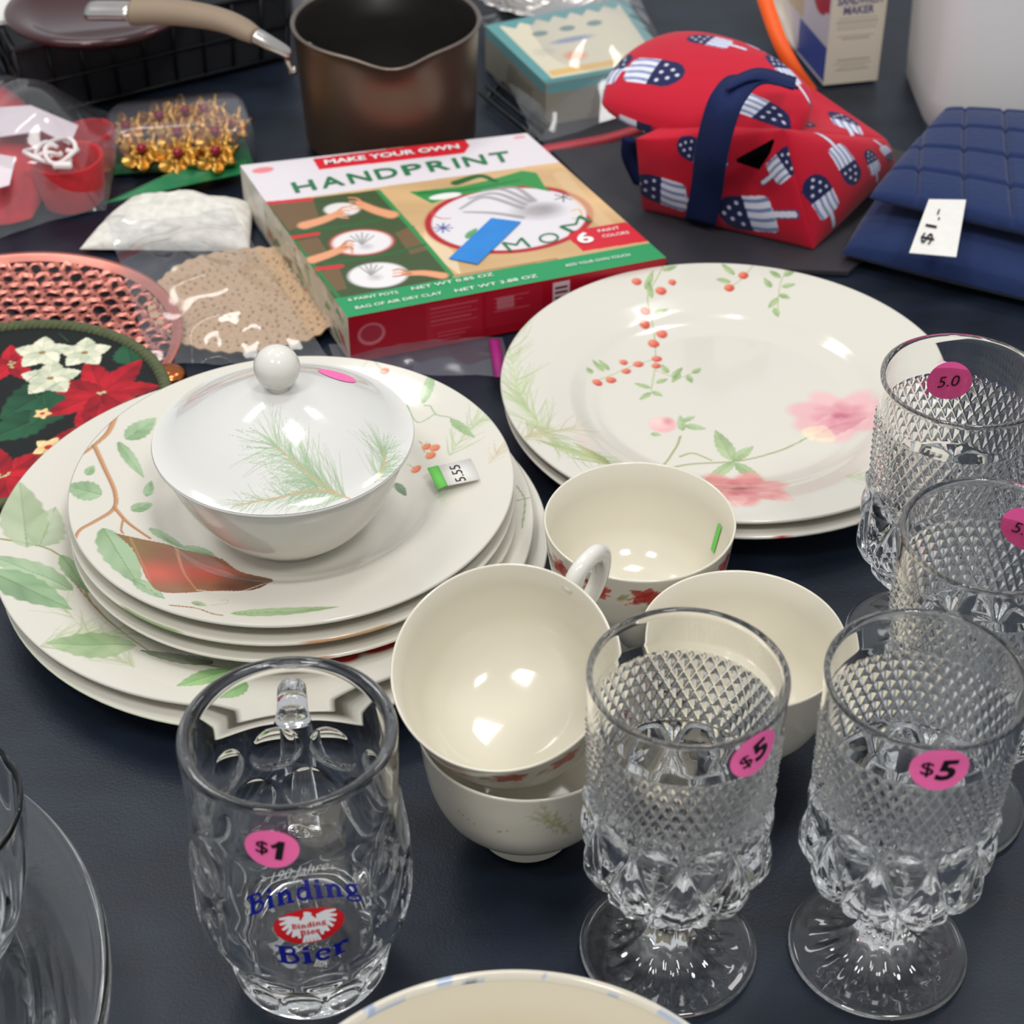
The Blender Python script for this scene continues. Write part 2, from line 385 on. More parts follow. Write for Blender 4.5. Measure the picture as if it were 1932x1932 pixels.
# ------------------------------------------------------------------ plates
def plate_profile(R, H, well, floor=.0045):
    rt = np.linspace(0, R, 300); q = np.interp(rt, [0, well*.88, well*1.02, well*1.10, R*.8, R*.93, R], [floor, floor, floor+.0030, floor+.0060, H-.0050, H-.0016, H])
    k = 23; w_ = np.hanning(k); w_ /= w_.sum(); pad = np.concatenate([np.full(k//2, q[0]), q, q[-1]+(q[-1]-q[-2])*np.arange(1, k//2+1)]); qs = np.convolve(pad, w_, 'valid')
    return lambda r: np.interp(np.asarray(r, float), rt, qs)
def disc_grid(N, R):
    a, b = np.meshgrid(np.linspace(-1, 1, N), np.linspace(-1, 1, N), indexing='ij')
    sw = np.abs(a) > np.abs(b); r = np.where(sw, a, b); r_ = np.where(r == 0, 1e-9, r)
    th = np.where(sw, PI/4*b/r_, PI/2-PI/4*a/r_)
    x = R*r*np.cos(th); y = R*r*np.sin(th)
    i = np.arange(N-1)[:, None]*N; j = np.arange(N-1)[None]
    F = np.stack([i+j, i+N+j, i+N+j+1, i+j+1], -1).reshape(-1, 4)
    return x.ravel(), y.ravel(), F
def make_plate(name, cx, cy, z0, R, H, well, label, group=None, painter=None, N=60, base=(214, 210, 199), under=None):
    zt = plate_profile(R, H, well); x, y, F = disc_grid(N, R-.0006)
    z = zt(np.hypot(x, y))
    p = Paint(x+cx, y+cy, base)
    if painter: painter(p)
    g = Geo().add(np.c_[x, y, z], F, p.C)
    t = .0032
    rr = [R-.0006, R-.0001, R, R-.0004, R*.9, R*.75, well*1.05, well*.95, well*.9, well*.88, well*.8, well*.78, 0.0001]
    zz = [H, H-.0004, H-.0011, H-.0018, zt(R*.9)-t, zt(R*.75)-t, zt(well*1.05)-t-.0005, .0012, 0, 0, .0006, .0022, .0022]
    V, F2, ph, zv = lathe(list(zip(rr, zz)), 220 if N > 100 else 120)
    c = np.tile(lin(base), (len(V), 1))
    if under:
        for (a0, a1, col) in under:
            k = (ph > a0) & (ph < a1) & (np.hypot(V[:, 0], V[:, 1]) > R*.9); c[k] = lin(col)
    g.add(V, F2, c)
    return tag(g.build(name, CHINA, loc=(cx, cy, z0)), label, 'plate', group)
G1c, G2c = (150, 178, 138), (112, 146, 100)
def print_large(p):
    q = lambda x, y: P(x, y, .024)[:2]
    p.needles([q(240, 1175), q(140, 1215), q(70, 1240)], .022, 90, (200, 208, 165), .0011, .5)
    p.needles([q(120, 1150), q(200, 1230), q(260, 1270)], .02, 70, (205, 210, 175), .0011, .45)
    p.stroke([q(-20, 1030), q(116, 1044), q(174, 1126), q(232, 1178), q(300, 1235)], .0016, .0012, (150, 150, 100))
    p.stroke([q(116, 1060), q(160, 1110), q(190, 1140)], .0018, .0008, (165, 100, 70), .8)
    p.leaf(q(53, 1040), q(40, 925), .024, (178, 192, 158), (140, 160, 122), .85)
    p.leaf(q(75, 1035), q(105, 960), .018, (170, 188, 152), (140, 160, 122), .7)
    p.leaf(q(135, 1105), q(-15, 1065), .017, (168, 192, 155), (120, 152, 112))
    p.leaf(q(-15, 1095), q(135, 1150), .020, (150, 182, 140), (98, 135, 92))
    p.leaf(q(116, 1040), q(165, 1100), .011, G1c, G2c)
    p.leaf(q(255, 1208), q(90, 1228), .022, (172, 190, 148), (120, 152, 104), bend=.05)
    p.leaf(q(400, 1238), q(262, 1220), .012, (110, 130, 92), (70, 92, 60))
    p.leaf(q(398, 1238), q(350, 1215), .009, (140, 148, 118), (100, 110, 80))
    p.stroke([q(380, 1240), q(420, 1250), q(450, 1240)], .0012, .0006, (120, 110, 80))
    p.leaf(q(445, 1258), q(335, 1305), .013, (150, 190, 125), (98, 148, 80))
    p.leaf(q(455, 1290), q(385, 1330), .013, (140, 180, 118), (98, 148, 80))
    p.ell(q(645, 1240), .010, .006, (165, 38, 40), 1, 0, .3, (190, 60, 55)); p.ell(q(718, 1218), .013, .007, (160, 32, 36), 1, .4, .3, (190, 55, 50))
    p.stroke([q(975, 930), q(990, 960), q(985, 1010)], .001, .001, (150, 165, 120)); p.stroke([q(965, 958), q(1000, 955)], .001, .001, (150, 165, 120))
    p.leaf(q(560, 690), q(610, 675), .008, (190, 205, 170), (150, 175, 130)); p.leaf(q(370, 760), q(440, 720), .008, (215, 212, 185), (195, 195, 165), .6)
def print_salad(p):
    q = lambda x, y: P(x, y, .046)[:2]
    BR, BD = (196, 148, 104), (160, 108, 72)
    for pts, w0, w1 in (([(221, 793), (206, 825), (174, 856), (153, 873)], .0032, .001), ([(180, 852), (197, 885), (216, 925), (214, 957), (180, 988), (153, 1010), (143, 1032)], .0026, .0016),
                        ([(216, 955), (238, 978), (262, 994), (282, 1006)], .0022, .0013), ([(232, 972), (228, 995), (232, 1004)], .0012, .0006)):
        pp = [q(*a) for a in pts]; p.stroke(pp, w0*1.15, w1*1.15, BD); p.stroke([a+[.0003, .0003] for a in pp], w0*.7, w1*.6, BR)
    for a, b, w_ in (((238, 832), (295, 790), .011), ((224, 838), (270, 892), .007), ((192, 935), (126, 930), .016), ((246, 956), (286, 935), .0075),
                     ((195, 999), (264, 1112), .017), ((253, 1098), (312, 1138), .008), ((280, 985), (350, 1012), .007), ((345, 1004), (402, 1016), .007), ((274, 925), (284, 895), .005),
                     ((165, 905), (178, 885), .005)):
        p.leaf(q(*a), q(*b), w_, (160, 188, 148), (112, 150, 100))
    ap = [(216, 1004), (296, 1012), (401, 1018), (450, 1050), (512, 1070), (480, 1103), (401, 1110), (311, 1123), (280, 1099), (264, 1062), (248, 1031)]
    pp = spline([q(*a) for a in ap+[ap[0]]], 60); p.poly(pp, (150, 98, 72))
    i = p._sub(pp[:, 0].min(), pp[:, 0].max(), pp[:, 1].min(), pp[:, 1].max())
    def tint(c, rx, ry, col, a, ang=0):
        keep = p.C.copy(); p.ell(q(*c), rx, ry, col, a, ang, .9); m = np.zeros(len(p.X), bool); d = p.C; 
        tmp = Paint(p.X, p.Y, (0, 0, 0)); tmp.poly(pp, (255, 255, 255)); m = tmp.C[:, 0] > .5; p.C = np.where(m[:, None], d, keep)
    tint((300, 1078), .020, .013, (206, 98, 78), 1); tint((395, 1062), .019, .013, (198, 82, 68), 1, .3); tint((480, 1085), .020, .016, (84, 56, 46), 1); tint((440, 1100), .012, .006, (92, 60, 46), .8)
    tint((255, 1022), .018, .009, (132, 112, 70), 1, -.7); tint((330, 1016), .016, .004, (140, 118, 76), .9); tint((330, 1110), .02, .004, (150, 112, 78), .7, .1)
    p.stroke([q(330, 1018), q(345, 1070), q(372, 1112)], .0022, .0008, (214, 150, 118), .6); p.stroke([q(245, 1010), q(268, 1060), q(285, 1100)], .0015, .0008, (186, 140, 100), .6)
    p.stroke([q(372, 1110), q(440, 1112), q(505, 1085)], .001, .0005, (235, 225, 205), .7)
    p.leaf(q(436, 1164), q(640, 1150), .0075, (160, 185, 135), (118, 150, 90)); p.stroke([q(322, 1152), q(370, 1155), q(400, 1166), q(422, 1170)], .0011, .0008, BD)
    p.leaf(q(362, 1140), q(392, 1148), .004, (175, 195, 155), G2c); p.stroke([q(396, 1146), q(425, 1140), q(430, 1130), q(415, 1132)], .0005, .0004, (190, 175, 150))
    p.needles([q(940, 790), q(890, 810), q(840, 860)], .018, 60, (205, 214, 170), .0008, .55); p.needles([q(955, 850), q(920, 880)], .012, 30, (225, 205, 170), .0007, .5)
    gs = (135, 165, 115)
    p.stroke([q(800, 765), q(812, 768), q(824, 782), q(855, 793), q(895, 828)], .0008, .0006, gs); p.stroke([q(766, 758), q(787, 790), q(822, 780)], .0008, .0006, gs)
    p.leaf(q(798, 762), q(820, 710), .0065, (165, 190, 145), gs); p.leaf(q(850, 792), q(896, 830), .005, (160, 185, 140), gs); p.leaf(q(768, 790), q(758, 752), .004, gs, G2c)
    p.leaf(q(745, 880), q(765, 905), .005, (110, 140, 105), (80, 110, 80))
    for a, r_ in (((784, 862), .0029), ((804, 832), .0027), ((820, 836), .003), ((812, 848), .003), ((726, 709), .0028)):
        p.ell(q(*a), r_, r_, (200, 98, 66), 1, 0, .25, (238, 160, 120)); p.stroke([q(*a), q(a[0]-16, a[1]-12)], .0005, .0004, (170, 140, 90))
    p.stroke([q(680, 705), q(700, 690), q(715, 700)], .0006, .0005, (170, 190, 150)); p.ell(q(712, 722), .0014, .001, (225, 130, 90))
def print_right(p):
    q = lambda x, y: P(x, y, .022)[:2]
    GL, GD = (165, 188, 132), (118, 148, 92)
    p.needles([q(955, 650), q(985, 760), q(1040, 830)], .03, 130, (205, 216, 165), .0011, .5); p.needles([q(1150, 868), q(1060, 840), q(985, 800)], .02, 90, (190, 206, 150), .001, .6)
    p.needles([q(1080, 800), q(1010, 830), q(970, 845)], .02, 50, (215, 205, 160), .0009, .5)
    p.leaf(q(1160, 872), q(1010, 838), .006, (180, 190, 140), (140, 155, 100)); p.leaf(q(1150, 866), q(1080, 832), .006, (180, 190, 140), (140, 155, 100))
    st = (160, 165, 115)
    for pts in ([(1286, 790), (1275, 815), (1238, 855), (1150, 870), (1085, 868)], [(1238, 858), (1300, 843), (1400, 836), (1480, 815), (1528, 792)], [(1285, 828), (1310, 822), (1345, 835)]):
        p.stroke([q(*a) for a in pts], .0016, .0012, st)
    for a, b, w_ in (((1385, 836), (1352, 778), .010), ((1385, 836), (1425, 808), .007), ((1390, 840), (1445, 880), .008), ((1388, 838), (1330, 880), .007), ((1290, 780), (1285, 750), .005),
                     ((1295, 770), (1335, 776), .006), ((1290, 762), (1315, 752), .004), ((1230, 785), (1250, 788), .004)):
        p.leaf(q(*a), q(*b), w_, (172, 192, 145), (130, 160, 108))
    p.ell(q(1252, 768), .0085, .0082, (228, 168, 172), .95, 0, .3, (242, 205, 200)); p.ell(q(1262, 762), .004, .005, (205, 130, 140), .7, 0, .8)
    # stem of red berries
    sm = (165, 180, 120)
    p.stroke([q(1262, 497), q(1240, 530), q(1222, 560), q(1236, 605), q(1238, 655), q(1230, 705)], .0009, .0008, sm); p.stroke([q(1238, 645), q(1190, 660), q(1125, 690)], .0008, .0006, sm)
    p.stroke([q(1432, 500), q(1400, 530), q(1370, 545)], .0008, .0006, sm); p.stroke([q(1490, 510), q(1472, 540), q(1468, 575)], .0008, .0006, sm); p.stroke([q(1236, 665), q(1280, 680), q(1318, 668)], .0008, .0006, sm)
    for a, b in (((1218, 548), (1232, 520)), ((1235, 580), (1262, 572)), ((1230, 560), (1222, 535)), ((1250, 520), (1278, 512)), ((1140, 672), (1118, 658)), ((1150, 668), (1130, 655)), ((1118, 680), (1108, 672)),
                 ((1228, 700), (1198, 690)), ((1230, 708), (1208, 722)), ((1232, 706), (1252, 715)), ((1240, 690), (1262, 682)), ((1262, 672), (1250, 655)), ((1270, 680), (1290, 660)), ((1285, 672), (1270, 690)),
                 ((1300, 676), (1308, 690)), ((1310, 672), (1325, 662)), ((1385, 525), (1360, 508)), ((1378, 535), (1350, 530)), ((1455, 545), (1440, 530)), ((1472, 532), (1450, 520)), ((1478, 530), (1502, 520)),
                 ((1468, 560), (1450, 572)), ((1470, 555), (1492, 562)), ((1475, 545), (1500, 542)), ((1462, 572), (1470, 584))):
        p.leaf(q(*a), q(*b), .0042, GL, GD)
    for a, r_ in (((1201, 538), 1), ((1247, 549), 1.1), ((1268, 536), .8), ((1218, 578), 1), ((1217, 594), 1.05), ((1250, 603), 1.1), ((1235, 618), 1.1), ((1241, 645), 1), ((1240, 658), .9), ((1206, 655), 1),
                  ((1183, 668), .9), ((1154, 685), 1), ((1128, 693), .95), ((1376, 543), 1), ((1402, 526), 1), ((1428, 504), .8), ((1178, 652), .8)):
        p.ell(q(*a), .0034*r_, .0034*r_, (186, 52, 42), 1, 0, .25, (238, 140, 112)); p.ell(q(a[0]+2, a[1]+4), .0008, .0006, (120, 50, 40), .7)
    p.flower(q(1395, 905), .027, 7, (226, 156, 152), (190, 98, 106), (160, 52, 72), .75, .95, .3)
    p.ell(q(1395, 915), .009, .006, (186, 84, 98), .7, 0, .8); p.leaf(q(1430, 920), q(1500, 945), .012, (238, 188, 182), (220, 150, 150), .7); p.leaf(q(1370, 930), q(1390, 960), .02, (238, 188, 182), (220, 160, 160), .6)
    p.flower(q(1590, 752), .03, 7, (232, 188, 188), (206, 128, 142), (190, 104, 124), .7, .9, .1)
    p.leaf(q(1540, 790), q(1640, 760), .015, (225, 160, 172), (196, 112, 130), .6, .1); p.ell(q(1600, 740), .01, .006, (214, 140, 152), .6, 0, .8)
    p.leaf(q(1540, 800), q(1560, 770), .02, (240, 228, 190), (232, 200, 180), .6)
    p.needles([q(1680, 920), q(1640, 900), q(1590, 890)], .014, 40, (212, 222, 175), .001, .5)
    p.leaf(q(1800, 660), q(1760, 690), .01, (232, 190, 190), (210, 160, 165), .6)
make_plate('dinner_plate', -.1131, .6945, 0, .1306, .022, .082, 'white dinner plate lowest in the left stack, its green-tinged rim just showing below', N=60, under=[(5.2, 6.2, (214, 216, 190))])
make_plate('dinner_plate', -.1184, .6995, .0075, .1290, .022, .082, 'large white dinner plate printed with green leaves under the three smaller plates', painter=print_large, N=420)
make_plate('salad_plate', -.1035, .6985, .0165, .1060, .0185, .062, 'lowest of the three smaller plates stacked under the lidded bowl', N=60, base=(212, 208, 195), under=[(.0, .25, (176, 130, 96)), (.8, 1.2, (170, 110, 80))])
make_plate('salad_plate', -.1044, .7010, .0240, .1058, .0185, .062, 'middle one of the three smaller plates stacked under the lidded bowl', N=60, base=(212, 208, 195), under=[(.15, .5, (190, 150, 110)), (5.6, 5.9, (150, 165, 120))])
sal = make_plate('salad_plate', -.1044, .7043, .0315, .1056, .0185, .062, 'smaller white plate printed with a red fruit and twig, directly under the lidded bowl', painter=print_salad, N=380)
make_plate('dinner_plate', .1175, .8165, 0, .1218, .020, .076, 'white plate underneath the flower-printed plate on the right', N=60, under=[(.45, .52, (190, 60, 60)), (.55, .68, (170, 185, 140)), (.1, .14, (190, 60, 60))])
make_plate('dinner_plate', .1158, .8207, .0062, .1218, .020, .076, 'white dinner plate printed with pink flowers and red berries, right of the box', painter=print_right, N=420)
# price label on the salad plate
def flatdec(px, z, col, h=.0004):
    pts = np.array([P(a, b, z) for a, b in px]); n = len(pts)
    top = pts+[0, 0, h]; return np.vstack([pts, top]), [tuple(range(n))[::-1], tuple(range(n, 2*n))]+[(i, (i+1) % n, n+(i+1) % n, n+i) for i in range(n)]
g = Geo().add(*flatdec([(806, 884), (826, 879), (846, 915), (826, 924)], .0475, None)); st = g.build('price_label', mat('green_paper', (112, 205, 90), rough=.6, var=.03))
tag(st, 'green and white price label stuck on the fruit-printed plate beside the lidded bowl', 'label')
Geo().add(*flatdec([(827, 880), (888, 866), (905, 905), (845, 917)], .0479, None)).build('paper_strip', WHITEP, st)
g = Geo(); put_text(g, '5.55', P(880, 906, .0486), P(866, 876, .0486), .0050, .0486, .0); g.build('handwritten_price', BLACK, st)

# ------------------------------------------------------------------ lidded bowl
LB = np.array([-.1035, .6825]); LZ = .0362
lb = empty('lidded_bowl', (LB[0], LB[1], LZ), 'white lidded china bowl with a pine sprig printed on its domed lid', 'bowl')
pr = spline([(.00001, .002), (.020, .002), (.021, 0), (.024, 0), (.027, .003), (.038, .013), (.048, .028), (.0545, .044), (.0565, .0525)], 50).tolist()
pr += [(.0555, .0530), (.0535, .045), (.046, .028), (.036, .014), (.024, .006), (.00001, .006)]
Geo().add(*lathe(pr, 160)[:2]).build('bowl_body', CHINAW, lb)
x, y, F = disc_grid(300, .0590); r = np.hypot(x, y)
lidz = lambda r: np.interp(r, [0, .008, .014, .022, .03, .038, .046, .052, .056, .059], [.0805, .0800, .0787, .0757, .0718, .0672, .0618, .0575, .0557, .0548])
rr_ = np.linspace(0, .059, 400); zz_ = np.convolve(np.pad(lidz(rr_), 20, 'edge'), np.ones(41)/41, 'valid'); lz2 = lambda r: np.interp(r, rr_, zz_)
p = Paint(x+LB[0], y+LB[1], (214, 213, 208))
def ql(px, py):
    z = LZ+.06
    for _ in range(30): a = P(px, py, z); z = LZ+float(lz2(min(.059, math.hypot(a[0]-LB[0], a[1]-LB[1]))))*.5+ (z-LZ)*.5
    return P(px, py, z)[:2]
br1 = [ql(520, 842), ql(575, 888), ql(618, 920), ql(660, 941)]; br2 = [ql(440, 955), ql(528, 938), ql(597, 925), ql(634, 930)]; br3 = [ql(723, 850), ql(724, 878), ql(707, 909)]
for b_, L_, n_ in ((br1, .021, 210), (br2, .012, 110), (br3, .016, 110)):
    p.needles(b_, L_, n_, (178, 200, 160), .00045, .6, 1.15)
for b_ in (br1, br2, br3): p.stroke(b_, .0007, .0012, (196, 168, 128), .9)
p.leaf(ql(330, 770), ql(400, 700), .005, (205, 200, 178), (190, 186, 160), .5)
g = Geo().add(np.c_[x, y, lz2(r)], F, p.C)
V, F2, _, _ = lathe([(.059, .0548), (.0594, .0542), (.0592, .0534), (.0575, .0532), (.054, .0545), (.04, .064), (.02, .074), (.00001, .078)], 200); g.add(V, F2, np.tile(lin((214, 213, 208)), (len(V), 1)))
lid = g.build('lid', CHINA, lb)
kp = [(.0045, .0785), (.0046, .0810), (.0056, .0825)]+[(.0103*math.sin(a), .0915-.0103*math.cos(a)) for a in np.linspace(.75, PI-.01, 24)]
Geo().add(*lathe(kp, 64)[:2]).build('knob', CHINAW, lid)
a = ql(636, 708); ra = math.hypot(a[0]-LB[0], a[1]-LB[1])
d2, f2 = disc2(.0085, .0085); V = np.c_[d2[:, 0]+a[0]-LB[0], d2[:, 1]+a[1]-LB[1]]; V = np.c_[V, lz2(np.hypot(V[:, 0], V[:, 1]))+.0004]
Geo().add(V, f2).build('pink_sticker', PINK, lid)
# ------------------------------------------------------------------ cups
def cup_profile():
    o = spline([(.0185, .0), (.0195, .001), (.0182, .0085), (.0188, .0105), (.0262, .0140), (.0345, .0220), (.0390, .032), (.0412, .044), (.0425, .055), (.0434, .0622)], 90)
    return np.vstack([[(.00001, .005), (.0165, .0045), (.0168, 0)], o, [(.0430, .0630), (.0422, .0624), (.0408, .050), (.0372, .030), (.030, .0185), (.018, .0135), (.00001, .0128)]]), 3, 93
def cup(loc, rotm, label, painter=None, handle=None, name='tea_cup'):
    pr, a0, a1 = cup_profile(); n = 300
    V, F, ph, zv = lathe(pr, n)
    row = np.repeat(np.arange(len(pr)), n); C = np.tile(lin((218, 212, 195)), (len(V), 1)); sel = (row >= a0) & (row < a1)
    if painter:
        pa = Paint(((ph[sel]+PI) % (2*PI)-PI)*.04, zv[sel], (218, 212, 195)); painter(pa); C[sel] = pa.C
    e = empty(name, loc, label, 'cup'); e.rotation_euler = rotm.to_euler()
    Geo().add(V, F, C).build('cup_body', CHINA, e)
    if handle is not None:
        pts = spline([(.0440, 0, .0535), (.050, 0, .0585), (.0600, 0, .0560), (.0640, 0, .046), (.0590, 0, .034), (.0480, 0, .0275), (.0405, 0, .0265)], 40)
        V, F = tube(pts, np.interp(np.linspace(0, 1, 40), [0, .15, .8, 1], [.0040, .0036, .0034, .0040]), 14, flat=1.25)
        Geo().add(xf(V, rz=handle), F).build('handle', CHINAW, e)
    return e
RED, RD = (196, 70, 55), (160, 40, 38)
def cup_redprint(p):
    for k in range(-3, 5):
        x0 = k*.021
        p.stroke([(x0-.008, .047), (x0, .051), (x0+.012, .050), (x0+.02, .054)], .0009, .0009, (205, 120, 80))
        for dx, dz, an in ((0, 0, .3), (.004, .003, 1.2), (-.004, .002, 2.4), (.002, -.004, -1.), (-.003, -.004, -2.2)):
            p.leaf((x0, .053), (x0+.008*math.cos(an), .053+.006*math.sin(an)), .0050, RED, RD)
        p.leaf((x0+.010, .050), (x0+.015, .054), .003, (170, 175, 130), (140, 150, 100))
def cup_pine(p):
    p.needles([(.006, .052), (.012, .045), (.018, .037)], .010, 60, (196, 196, 140), .0005, .55); p.stroke([(.006, .052), (.018, .036)], .0007, .0007, (175, 160, 110), .8)
    p.stroke([(-.028, .045), (-.020, .041), (-.012, .041), (-.006, .043)], .0004, .0004, (165, 150, 120), .8)
    for x0, z0 in ((.036, .046), (.045, .038), (.040, .030)):
        for an in (0, 1.3, 2.5, 3.8, 5): p.leaf((x0, z0), (x0+.006*math.cos(an), z0+.006*math.sin(an)), .004, RED, RD)
I3 = Matrix.Identity(3)
cl = P(992, 1562, 0)
cup((cl[0], cl[1], .0002), I3, 'white china cup printed with pale pine, lower of the two nested cups at front', cup_pine, handle=2.2)
lean = Vector((-.30, -.95, 0)).normalized(); tl = math.radians(24)
ax = Vector((lean.x*math.sin(tl), lean.y*math.sin(tl), math.cos(tl))); rot = Vector((0, 0, 1)).rotation_difference(ax).to_matrix()
# the rim centre of the upper cup sits just over the lower one's front lip
rc = Vector(P(948, 1254, .101)); bs = rc-ax*.0625
cup(bs, rot, 'empty white china cup tilted forward, nested on top of another cup at front', cup_redprint, handle=math.radians(52))
cb = P(1207, 981, .0625); cup((cb[0], cb[1], .0002), I3, 'white china cup with a green price strip inside, in front of the flower-printed plate', cup_redprint, handle=None)
e = bpy.context.scene.objects[-1]
cc = P(1402, 1203, .0625); ccup = cup((cc[0], cc[1], .0002), I3, 'plain white china cup standing behind the nearest goblet', None, handle=None)
def cupin(z): return float(np.interp(z, [.0128, .0185, .03, .05, .0624], [.001, .030, .0372, .0408, .0422]))
ph, z = locate(cb[0], cb[1], cupin, 1352, 1015, (.02, .06), True)
cupB = [o for o in S.objects if o.name.startswith('tea_cup')][2]
V, F = disc2(.0012, .009, 4, 24); sq = np.array([(a, b) for a in np.linspace(-.0018, .0018, 4) for b in np.linspace(-.0075, .0075, 10)]); sF = [(i*10+j, (i+1)*10+j, (i+1)*10+j+1, i*10+j+1) for i in range(3) for j in range(9)]
V = wrap(sq, ph, z, cupin, -.0005); Geo().add(V, sF).build('price_strip', bpy.data.materials['green_paper'], cupB, smooth=False)

# ------------------------------------------------------------------ cream bowl at the lower edge
ec = np.array([-.0003, .3195]); bz = .058
cbl = empty('cream_bowl', (ec[0], ec[1], .0002), 'cream bowl with a blue-flecked rim, cut off by the bottom of the picture', 'bowl')
pr = spline([(.034, 0), (.037, .001), (.045, .006), (.065, .022), (.079, .040), (.0865, .054), (.0890, .0580)], 60).tolist()
g = Geo().add(*lathe([(.00001, .004), (.033, .0035)]+pr, 200)[:2]); 
inn = spline([(.0858, .0570), (.080, .048), (.072, .034), (.058, .020), (.040, .011), (.00001, .009)], 40).tolist()
g.add(*lathe(inn, 200)[:2]); g.build('bowl_body', mat('cream_glaze', (200, 190, 168), rough=.18, coat=.3, var=.04, bscale=8), cbl)
V, F, ph, zv = lathe([(.0889, .0578), (.0892, .0588), (.0882, .0597), (.0866, .0592), (.0857, .0570)], 400)
c = np.tile(lin((205, 198, 182)), (len(V), 1)); nz = fbm(ph*22, zv*900, 8, 3)
c[nz > .45] = lin((150, 165, 188)); c[nz > .95] = lin((72, 84, 108)); Geo().add(V, F, c).build('rim', CHINA, cbl)

# ------------------------------------------------------------------ goblets
GZ = [0, .0012, .0030, .0045, .0065, .011, .018, .026, .031, .0345, .0375, .042, .049, .057, .066, .074, .0795, .082, .0845, .088, .100, .116, .1250, .1275, .1290, .1310, .138, .1455]
GR = [.0338, .0344, .0342, .0322, .0225, .0105, .0078, .0072, .0095, .0120, .0180, .0243, .0298, .0328, .0338, .0333, .0322, .0314, .0322, .0328, .0333, .0338, .0341, .0346, .0340, .0342, .0347, .0351]
gro = lambda z: float(np.interp(z, GZ, GR))
def goblet_geo():
    outz = np.concatenate([np.linspace(.030, .084, 130), np.linspace(.0844, .1258, 120), np.linspace(.1262, .1455, 22)])
    foot = [(.00001, .0016), (.0100, .0016), (.0200, .0009), (.0310, .0004), (.0338, 0), (.0343, .0006), (.0345, .0014), (.0341, .0022), (.0325, .0027)]
    up = spline([(.0325, .0027), (.0285, .0034), (.0230, .0050), (.0165, .0078), (.0115, .0118), (.0085, .017), (.0074, .023), (.0080, .0275), (.0105, .0308)], 70)
    outp = np.c_[np.interp(outz, GZ, GR), outz]
    k = np.ones(7)/7; rr = np.convolve(np.pad(outp[:, 0], 3, 'edge'), k, 'valid'); outp[:, 0] = rr
    top = [(.0350, .1461), (.0343, .1465), (.0334, .1461), (.0328, .1452)]
    inn = spline([(.0328, .1452), (.0322, .130), (.0318, .118), (.0306, .100), (.0292, .084), (.0285, .072), (.0262, .060), (.021, .051), (.012, .0462), (.00001, .045)], 60)
    prof = np.vstack([foot, up[1:], outp[1:], top, inn[1:]])
    i_up0 = len(foot); i_up1 = i_up0+len(up)-1; i_o1 = i_up1+len(outp)-1
    tri = lambda t: np.abs((t % 1)-.5)*2     # 0 at centre .. 1 at the cell edge
    def disp(R, Z, PH, row):
        R = R.copy(); Z = Z.copy(); u = PH/(2*PI)
        up_ = (row >= i_up0) & (row < i_up1)
        # petal flutes in the foot
        fl = np.clip(np.sin(PI*np.clip((R-.0125)/.0150, 0, 1)), 0, 1)*up_
        Z -= .0010*fl*(.5+.5*np.cos(u*18*2*PI))
        st = up_ & (Z > .0085); R -= np.where(st, .0009*np.abs(np.sin(u*5*2*PI))*np.clip((Z-.0085)/.004, 0, 1), 0)
        ob = (row >= i_up1) & (row < i_o1)
        v = (Z-.0935)/.0335*7
        a = tri(u*44+v/2); b = tri(u*44-v/2)
        d = 1-np.maximum(a, b); band = ob & (Z > .0932) & (Z < .1262)
        R = R+np.where(band, .0021*d-.0009, 0)
        # big cut diamonds on the bulge
        t = (Z-.0335)/.058; v2 = t*2.4; a = tri(u*10+v2/2); b = tri(u*10-v2/2); m = np.maximum(a, b)
        d = 1-m; low = ob & (Z > .034) & (Z < .0920); win = np.clip((Z-.034)/.006, 0, 1)*np.clip((.0920-Z)/.003, 0, 1)
        gv = np.clip((m-.80)/.20, 0, 1); c3 = 1-np.abs(a-b)
        R = R+np.where(low, win*(.0030*np.minimum(d, .45)/.45*.7-.0004-.0020*gv+.0011*np.clip((d-.45)/.4, 0, 1)), 0)
        return R, Z
    return lathe(prof, 440, disp)[:2]
GV, GF = goblet_geo()
gob_mesh = None
def make_goblet(x, y, label, sx, sy, mt, txt, back=False, ang=0., rz=0., tw=.011, rx_=.0098):
    global gob_mesh
    e = empty('goblet', (x, y, .0001), label, 'goblet', 'cut glass goblets at the right')
    if gob_mesh is None:
        o = Geo().add(GV, GF).build('glass_body', GLASS, e); gob_mesh = o.data
    else:
        o = bpy.data.objects.new('glass_body', gob_mesh); S.collection.objects.link(o); o.parent = e
    o.rotation_euler = (0, 0, rz)
    fr_ = (lambda q: .0322) if back else gro     # the far pair carry theirs on the inside of the back wall
    ph, z = locate(x, y, fr_, sx, sy, (.09, .138), back)
    rf = (lambda q: .0316) if back else (lambda q: max(gro(max(.085, min(q, .145))), .0346))
    d, f = disc2(rx_, rx_, 6, 40)
    st = Geo().add(wrap(d, ph, z, rf, .0006, ang), f).build('price_sticker', mt, e)
    if txt.startswith('$'):
        g = Geo(); V, F = center_text('$', .0042, .0072, .004); V = V+[-.0040, 0]; g.add(wrap(V, ph, z, rf, .0009, ang), F)
        V, F = center_text(txt[1:], .0062, .0096, .03); V = V+[.0024, 0]; V[:, 0] += V[:, 1]*.15; g.add(wrap(V, ph, z, rf, .0009, ang), F)
        g.build('printed_price', BLACK, st)
    else:
        V, F = center_text(txt, tw, .0055, -.004); V[:, 0] += V[:, 1]*.3
        if back: Geo().add(wrap(V, ph, z, rf, -.0001, ang, -1), F).build('handwritten_price', BLACK, st)
        else: Geo().add(wrap(V, ph, z, rf, .0009, ang), F).build('handwritten_price', BLACK, st)
    return e
